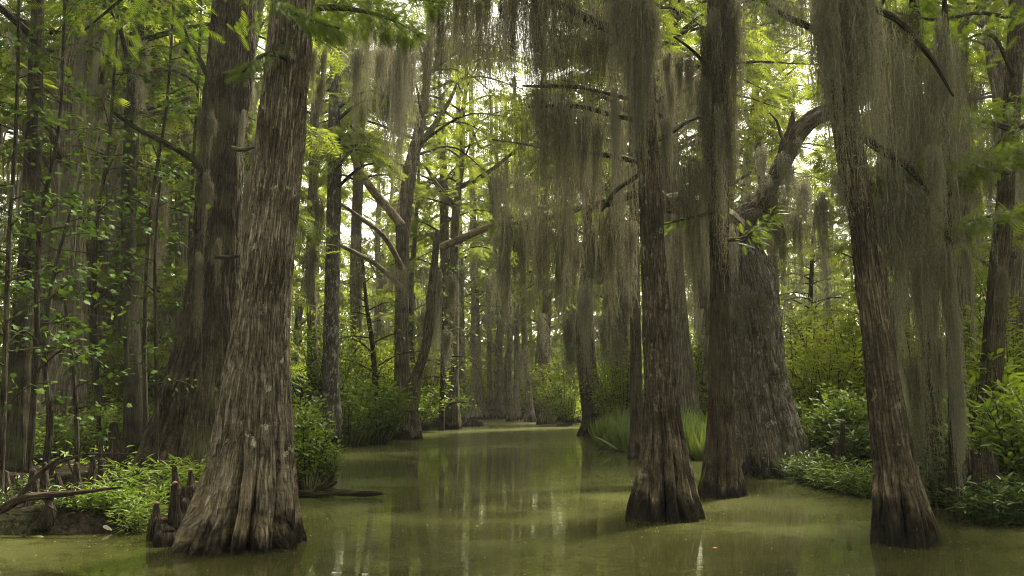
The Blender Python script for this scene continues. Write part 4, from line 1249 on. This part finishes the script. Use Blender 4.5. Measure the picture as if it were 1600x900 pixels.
rank([knee('', px, yb, yt, w, Y, 900 + k) for k, (px, yb, yt, w, Y) in enumerate([(8, 790, 735, 17, 9.9), (30, 780, 740, 16, 10.4), (52, 790, 732, 17, 9.9), (70, 775, 722, 13, 10.3), (92, 770, 738, 12, 10.8), (122, 772, 722, 13, 10.6),
      (143, 765, 712, 11, 11), (160, 770, 716, 15, 10.8), (178, 760, 720, 10, 11.2), (200, 755, 728, 10, 11.6), (110, 790, 760, 14, 9.8), (76, 800, 770, 14, 9.5)])], 'brown cypress knees on the dark bank at left', 'cypress knees on the dark bank at left')
knee('tall black cypress knee like a cone, left of the huge brown cypress', 180, 720, 660, 24, 13.2, 930)
knee('upright knee with a rounded orange tip by the front cypress', 274, 828, 754, 14, 9.0, 931, True)
knee('low stout knee with a rosy tip, nearest the water by the front cypress', 257, 830, 810, 15, 8.95, 932, True)
knee('dark knee with a faint orange top at the edge of the herbs', 243, 826, 786, 14, 9.1, 933, True)
knee('plain knee behind the orange-tipped one by the front cypress', 276, 780, 728, 13, 10, 934)
knee('knee against the left flank of the front cypress', 298, 775, 734, 12, 9.9, 935, True)
knee('broad blunt knee at the front cypress foot', 262, 842, 822, 24, 8.8, 936)
knee('small knee leaning on the front cypress root', 286, 800, 760, 12, 9.4, 937)
knee('tall two-pointed knee among herbs on the right bank', 1306, 742, 690, 22, 14.8, 938)
knee('slim horn of a knee rising beside the two-pointed one', 1317, 742, 658, 10, 14.9, 939)
knee('small knee with pinkish tip at the foot of the old bent cypress', 1196, 742, 716, 7, 16.2, 940, True)
knee('low double stump standing alone in the far channel', 735, 666, 655, 13, 52, 941)
knee('low stump touching its twin in the far channel', 746, 666, 656, 12, 52.3, 942)


def stump(label, px, pyb, pyt, w, Y, seed, mat):
    b, t_ = at(px, pyb, Y), at(px, pyt, Y)
    root = thing('stump', label, 'stump', (b[0], b[1], max(0, b[2])))
    r = pxm(w, Y) / 2
    mb = MB()
    tube(mb, [(b[0], Y, b[2] - .4), (b[0], Y, b[2]), (b[0], Y, (b[2] + t_[2]) / 2), (b[0] + .03, Y, t_[2]), (b[0] + .03, Y, t_[2] + .02)], [r * 1.2, r, r * .8, r * .72, r * .3], 60, 60, flute=(7, .3, .5), rough=.05, lump=.25, fine=.01, seed=seed)
    g = np.random.default_rng(seed)
    for k in range(16):
        a = k / 16 * 6.28 + g.normal(0, .1)
        q = np.array([math.cos(a), math.sin(a), 0]) * r * .6
        c = np.array([b[0] + .03, Y, t_[2]]) + q
        tube(mb, [c - [0, 0, .12], c + [0, 0, .02], c + q * .15 + np.array([0, 0, g.uniform(.02, .22)])], [r * .2, r * .15, .004], 6, 8, seed=seed + k, lump=.4)
    mb.build('body', mat, root)
    return root


stump('black rotten stump overgrown with herbs at the right edge waterline', 1535, 796, 722, 56, 10.7, 951, M_KNEE)
stump('black stump half hidden by branches behind the mossy trunk at right', 1468, 760, 690, 34, 12.6, 952, M_KNEE)


def deadwood(name, label, parts, Y, seed, mat=M_BARK_DARK, cat='branch'):
    P, r = poly3(parts[0], Y)
    t = thing(name, label, cat, P[0])
    for k, q in enumerate(parts):
        P, r = poly3(q, Y)
        mb = MB()
        tube(mb, P, r, 12, 30, rough=.01, lump=.3, seed=seed + k)
        mb.build('stem' if k == 0 else 'side_branch', mat, t)
    return t


M_LOG = bark_mat('grey_dead_branch', (.03, .022, .015), (.075, .055, .04), (.14, .11, .08), wet=0)
deadwood('fallen_branch', 'long pale fallen branch lying over the knees at the left edge', [[(-60, 815, 16), (0, 796, 14), (28, 781, 13), (64, 774, 11), (100, 772, 9), (136, 768, 6), (190, 762, 3)], [(28, 782, 8), (40, 764, 7), (62, 740, 6), (84, 722, 4), (92, 716, 2)], [(64, 774, 4), (76, 790, 3), (90, 800, 2)]], 9.45, 960, M_LOG)
deadwood('fallen_branch', 'thin dry branch propped up against the tall black knee', [[(78, 742, 7), (86, 726, 6), (112, 716, 4), (142, 710, 3), (220, 709, 2)], [(104, 716, 4), (112, 735, 3), (118, 748, 2)]], 11.4, 965, M_LOG)
deadwood('floating_branch', 'dark water-logged branch lying in the water right of the front cypress', [[(452, 772, 11), (490, 771, 11), (530, 769, 10), (566, 772, 9), (598, 771, 5)], [(492, 768, 9), (506, 758, 8), (514, 750, 7), (520, 742, 3)], [(505, 762, 7), (518, 758, 6), (526, 752, 4)]], 13.1, 970)
deadwood('floating_branch', 'thin twig sticking out of the water by the right shore grass', [[(934, 704, 3), (950, 701, 3), (975, 706, 2)], [(938, 703, 2), (934, 696, 1)]], 24.5, 975)

p = ground(160, 832, .0)
t = thing('floating_husk', 'pale oval husk floating by the left bank herbs', 'husk', p)
mb = MB()
tube(mb, [(p[0] - .11, p[1] - .02, .005), (p[0] - .05, p[1], .03), (p[0] + .03, p[1], .04), (p[0] + .1, p[1] + .01, .02)], [.006, .035, .045, .012], 12, 14, lump=.2, seed=3)
mb.build('shell', M_PALE, t)
p = ground(1113, 855, .006)
mb = MB()
stamp(mb, *T_MAPLE, [p], [(1, .3, 0)], [(0, 0, 1)], .07, .5)
tag(mb.build('floating_leaf', M_REDLEAF), 'single small red leaf floating in front of the mid-water cypress', 'leaf')

mb = MB()
n = 9000
x = g3.uniform(-9, 10, n); y = 5 + 35 * g3.random(n) ** 1.6
for (tx, ty, tr) in [(-2.95, 8.8, .72), (2.07, 10.75, .5), (3.53, 13.4, .4), (4.35, 8.85, .45), (5.6, 17.4, .9), (-4.2, 9.3, .5)]:
    a = g3.uniform(0, 6.28, 130); q = tr * (1 + .5 * g3.random(130) ** 2.2)
    x = np.concatenate([x, tx + np.cos(a) * q]); y = np.concatenate([y, ty + np.sin(a) * q])
keep = bank_d(x, y) < .1
x, y = x[keep], y[keep]
n = len(x)
az = g3.uniform(0, 6.28, n)
stamp(mb, *T_OVAL, np.stack([x, y, np.full(n, .006)], -1), np.stack([np.cos(az), np.sin(az), 0 * az], -1), np.array([0, 0, 1.0]) + 0 * P[:n] if len(P) >= n else np.tile([0, 0, 1.0], (n, 1)), .009 + .03 * g3.random(n) ** 5, g3.random(n) ** 2.2)
tag(mb.build('floating_scraps', M_FLOAT), kind='stuff')
# reeds lying flat on the water by the left bank and along the right one
mb = MB()
for (px, py, dx, dy, l) in [(60, 830, 1, .1, .5), (110, 827, 1, .05, .6), (150, 820, 1, .2, .55), (100, 823, 1, -.05, .5), (180, 824, 1, .05, .4), (40, 838, 1, .05, .3), (126, 829, .3, -1, .2), (200, 826, 1, .2, .4),
                             (1225, 744, -1, -.2, .5), (1245, 742, -1, -.3, .7), (1265, 745, -1, -.2, .5), (1560, 806, 1, -.2, .3), (1585, 812, 1, .3, .35)]:
    p = ground(px, py, .008)
    stamp(mb, *T_BLADE, [p], [(dx, dy, .04)], [(0, 0, 1)], l * 1.6, .8)
tag(mb.build('floating_reeds', M_GRASS), kind='stuff')

# ------------------------------------------------------------------ hanging moss
def field(kind, n, x, y, l, Y, key, w=None):
    for k in range(n):
        px = x[0] + (x[1] - x[0]) * (k + random.random()) / n
        hang(kind, px, random.uniform(*y), random.uniform(*l), random.uniform(*Y), key, random.uniform(*w) if w else None)


# over the top of the channel, from the long bough of the mid-water cypress
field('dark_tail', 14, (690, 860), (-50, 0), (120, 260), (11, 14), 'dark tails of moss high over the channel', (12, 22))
field('string', 12, (680, 980), (-40, 20), (120, 330), (11, 15), 'thin moss strings high over the channel', (6, 12))
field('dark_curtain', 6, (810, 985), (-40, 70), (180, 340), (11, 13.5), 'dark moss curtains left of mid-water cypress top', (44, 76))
field('tail', 8, (830, 985), (130, 190), (160, 330), (11, 12.5), 'moss tails on the bare level branches', (14, 26))
field('dark_curtain', 6, (785, 985), (318, 350), (110, 210), (12.6, 14.5), 'moss curtains on the low bough over the channel', (36, 60))
field('tail', 12, (770, 990), (315, 390), (120, 250), (12.6, 15), 'moss tails on the low bough over the channel', (14, 26))
hang('tail', 775, 262, 205, 30, 'single thick moss tail on the distant Y-shaped cypress limb', 26)
hang('tail', 866, 165, 190, 11.4, 'single dark moss tail on the tip of the bare level branch', 16)
field('veil', 11, (690, 1000), (-60, 30), (200, 380), (11, 14.5), 'thin veils of moss over the channel', (90, 140))
field('veil', 7, (775, 1000), (222, 256), (220, 330), (11.4, 14), 'moss veils hanging at mid height over the channel', (60, 100))
field('veil', 3, (1150, 1290), (-60, -10), (140, 240), (10, 14), 'moss veils above the bent limb', (60, 90))
field('veil', 4, (790, 990), (130, 200), (160, 300), (11, 13), 'moss veils on the bare level branches', (70, 110))
field('veil', 3, (1050, 1130), (60, 260), (220, 330), (12, 15), 'moss veils left of the dark narrow cypress', (50, 80))
field('veil', 3, (1330, 1500), (-40, 160), (300, 460), (9.5, 12.5), 'moss veils right of the leaning cypress', (80, 120))
field('veil', 4, (540, 690), (-20, 60), (180, 300), (16, 24), 'moss veils behind the overhanging leafy bough', (50, 80))
# on the mid-water cypress
field('beard', 4, (966, 1020), (-60, 0), (240, 400), (10.3, 10.6), 'moss beards down the mid-water cypress top', (22, 36))
field('tail', 6, (958, 1046), (20, 200), (150, 280), (10.3, 11.2), 'moss tails round the mid-water cypress trunk', (10, 20))
field('dark_curtain', 3, (1046, 1106), (190, 340), (180, 300), (12, 13), 'moss curtains beside the dark narrow cypress', (26, 46))
field('tail', 7, (1035, 1110), (60, 330), (160, 300), (11.6, 15), 'moss tails left of the dark narrow cypress', (14, 24))
# on the dark narrow cypress
field('dark_curtain', 3, (1100, 1145), (-40, 100), (300, 430), (12.9, 13.3), 'moss sheets wrapping the dark narrow cypress', (20, 34))
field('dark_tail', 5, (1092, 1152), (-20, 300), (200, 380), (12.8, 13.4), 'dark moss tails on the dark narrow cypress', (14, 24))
field('tail', 4, (1096, 1148), (-20, 200), (200, 380), (12.7, 13.2), 'grey moss tails on the dark narrow cypress', (14, 24))
# bent limbs of the old cypress
field('tail', 6, (1170, 1262), (250, 350), (100, 220), (17.3, 18), 'moss tails under the right bent limb', (14, 26))
field('string', 8, (1176, 1262), (200, 330), (70, 170), (17.1, 17.4), 'moss strings draped over the right bent limb', (8, 16))
field('curtain', 2, (1205, 1262), (240, 300), (130, 220), (17.8, 18.2), 'moss curtains under the right bent limb', (26, 40))
field('tail', 7, (1020, 1140), (310, 350), (100, 230), (16.2, 17.6), 'moss tails under the left bent limb', (14, 26))
field('string', 5, (1150, 1205), (370, 480), (60, 150), (16.6, 16.9), 'small moss strings on the old bent cypress', (6, 14))
# the leaning red cypress and everything right of it
field('beard', 5, (1284, 1345), (-90, -10), (300, 450), (8.3, 8.8), 'moss beards round the leaning red cypress top', (40, 62))
field('curtain', 4, (1345, 1480), (-30, 120), (260, 430), (8.8, 10.2), 'moss curtains right of the leaning cypress top', (54, 84))
field('dark_curtain', 7, (1345, 1505), (-30, 160), (220, 380), (11, 13), 'dark moss curtains behind the drooping right bough', (44, 70))
field('tail', 9, (1340, 1490), (-30, 240), (220, 400), (8.8, 11), 'moss tails right of the leaning cypress top', (22, 38))
field('beard', 4, (1355, 1450), (220, 300), (200, 320), (9.2, 10.5), 'moss beards on the drooping right bough', (34, 54))
field('curtain', 3, (1190, 1280), (-50, 0), (110, 200), (9, 10.5), 'moss curtains left of the leaning cypress top', (46, 76))
field('tail', 4, (1270, 1330), (230, 320), (120, 200), (8.9, 9.4), 'moss tails left of the leaning cypress trunk', (14, 26))
field('tail', 8, (1380, 1500), (360, 560), (160, 320), (10.2, 12.5), 'long moss tails among the right trunks', (16, 30))
field('beard', 4, (1476, 1494), (360, 560), (240, 380), (10.35, 10.55), 'moss sheaths on the thin right trunk', (16, 24))
field('tail', 6, (1440, 1470), (260, 500), (160, 260), (12.8, 13.3), 'moss tails on the mossy right trunk', (14, 26))
field('tail', 6, (1495, 1600), (180, 420), (120, 240), (11.5, 14), 'moss tails under the level right boughs', (12, 22))
# around the left trees
field('tail', 3, (484, 512), (60, 140), (120, 220), (9.8, 10.8), 'moss tails right of the front cypress trunk', (9, 15))
field('dark_tail', 3, (474, 500), (300, 400), (90, 160), (12, 14), 'dark moss tails by the front cypress', (10, 16))
field('tail', 4, (382, 400), (150, 290), (120, 220), (13.9, 14.3), 'moss tails between the two big left cypresses', (8, 14))
field('dark_tail', 5, (305, 345), (60, 420), (90, 180), (13.7, 14), 'dark moss tails on the huge brown cypress', (8, 16))
field('tail', 6, (596, 640), (10, 110), (190, 330), (22, 26), 'moss tails hanging before the forked cypress', (20, 34))
field('tail', 6, (540, 680), (-20, 80), (120, 260), (14, 20), 'moss tails behind the overhanging leafy bough', (12, 24))
field('curtain', 3, (530, 620), (360, 420), (70, 140), (29, 33), 'moss curtains on the forked cypress dead limbs', (30, 50))
field('tail', 6, (660, 710), (400, 540), (90, 180), (40, 46), 'moss tails on the left shore stems', (10, 18))
field('tail', 12, (20, 280), (20, 300), (120, 260), (14, 22), 'moss tails in the dark left wood', (12, 24))
field('dark_tail', 8, (20, 300), (120, 420), (120, 240), (13, 24), 'dark moss tails deep in the left wood', (10, 20))
# at the end of the channel
field('string', 14, (690, 860), (380, 540), (70, 170), (46, 66), 'far moss strings at the channel end', (8, 16))
field('tail', 8, (870, 985), (380, 500), (90, 180), (30, 44), 'pale moss tails by the right shore', (14, 28))
field('string', 9, (880, 990), (360, 560), (90, 180), (28, 42), 'moss strings by the right shore', (8, 14))

bykey = {}
for o, px, py, key, kind in MOSS_ALL:
    bykey.setdefault(key, []).append((o, px))
for key, items in bykey.items():
    rank(items, key, key, 'moss', key)

# the rest of the moss, on the far trees: one object
mb = MB()
g4 = np.random.default_rng(77)
for (t, x, y, px) in bgt:
    for k in range(11):
        a = g4.uniform(0, 6.28); rr = g4.uniform(.2, 2.8); z = g4.uniform(3.5, 15)
        L_ = g4.uniform(.8, 3.0); w = g4.uniform(.1, .3)
        m, q = 16, 6
        s = np.linspace(0, 1, q)
        x0 = g4.normal(0, w, m); y0 = g4.normal(0, w, m); ll = L_ * g4.uniform(.3, 1, m)
        Cx = x + math.cos(a) * rr + x0[:, None] * (1 - .6 * s) + np.cumsum(g4.normal(0, .02, (m, q)), 1)
        Cy = y + math.sin(a) * rr + y0[:, None] * (1 - .6 * s)
        Cz = z - ll[:, None] * s
        C = np.stack([Cx, Cy, Cz], -1)
        an = g4.uniform(0, 6.28, m)
        sd = np.stack([np.cos(an), np.sin(an), 0 * an], -1)[:, None] * ((.03 * (1 - .8 * s))[None, :, None])
        V = np.stack([C - sd, C + sd], 2).reshape(-1, 3)
        i = (np.arange(m)[:, None] * q + np.arange(q - 1)[None]).ravel() * 2
        mb.add(V, np.stack([i, i + 1, i + 3, i + 2], -1), np.repeat(np.clip(.5 + g4.normal(0, .2, m), 0, 1), q * 2))
tag(mb.build('far_moss', M_MOSS), kind='stuff')

# ------------------------------------------------------------------ air
m, nt = new_mat('pale_haze')
out = N(nt, 'ShaderNodeOutputMaterial')
v = N(nt, 'ShaderNodeVolumePrincipled')
v.inputs['Color'].default_value = (.95, .95, .88, 1)
v.inputs['Density'].default_value = .0006
v.inputs['Anisotropy'].default_value = .2
nt.links.new(v.outputs[0], out.inputs['Volume'])
mb = MB()
a, b_, c_, d_, e_, f_ = -405, 405, -305, 505, -3, 40
mb.add([(a, c_, e_), (b_, c_, e_), (b_, d_, e_), (a, d_, e_), (a, c_, f_), (b_, c_, f_), (b_, d_, f_), (a, d_, f_)],
       np.array([[0, 3, 2, 1], [4, 5, 6, 7], [0, 1, 5, 4], [1, 2, 6, 5], [2, 3, 7, 6], [3, 0, 4, 7]]))
tag(mb.build('haze', m, smooth=False), kind='stuff')

# ------------------------------------------------------------------ light
SUN_EL, SUN_AZ = R(58), R(38)      # azimuth clockwise from straight ahead
w = bpy.data.worlds.new('World')
scene.world = w
w.use_nodes = True
nt = w.node_tree
for nd in list(nt.nodes):
    nt.nodes.remove(nd)
wo = N(nt, 'ShaderNodeOutputWorld')
bg = N(nt, 'ShaderNodeBackground')
sky = N(nt, 'ShaderNodeTexSky', sky_type='NISHITA')
sky.sun_disc = False
sky.sun_elevation = SUN_EL
sky.sun_rotation = SUN_AZ
hs = N(nt, 'ShaderNodeHueSaturation')
hs.inputs['Saturation'].default_value = .12
nt.links.new(sky.outputs[0], hs.inputs['Color'])
nt.links.new(mixc(nt, 1.0, hs.outputs[0], (1.0, .935, .75), 'MULTIPLY'), bg.inputs[0])
bg.inputs[1].default_value = .15
nt.links.new(bg.outputs[0], wo.inputs[0])
sd = bpy.data.lights.new('sun', 'SUN')
sd.energy = 5
sd.angle = R(8)
sd.color = (1, .905, .74)
so = bpy.data.objects.new('sun', sd)
col.objects.link(so)
dirv = Vector((math.sin(SUN_AZ) * math.cos(SUN_EL), math.cos(SUN_AZ) * math.cos(SUN_EL), math.sin(SUN_EL)))
so.rotation_euler = dirv.to_track_quat('Z', 'Y').to_euler()
so.location = (0, 0, 40)

scene.view_settings.view_transform = 'Standard'
scene.view_settings.look = 'None'
scene.view_settings.exposure = 2.12
scene.view_settings.gamma = 1
scene.render.engine = 'CYCLES'
cy = scene.cycles
cy.max_bounces = 5
cy.diffuse_bounces = 3
cy.glossy_bounces = 2
cy.transmission_bounces = 3
cy.transparent_max_bounces = 4
cy.use_adaptive_sampling = True
cy.adaptive_threshold = .008
cy.use_denoising = True
cy.denoising_prefilter = 'NONE'
cy.sample_clamp_indirect = 4
cy.filter_width = 1.05
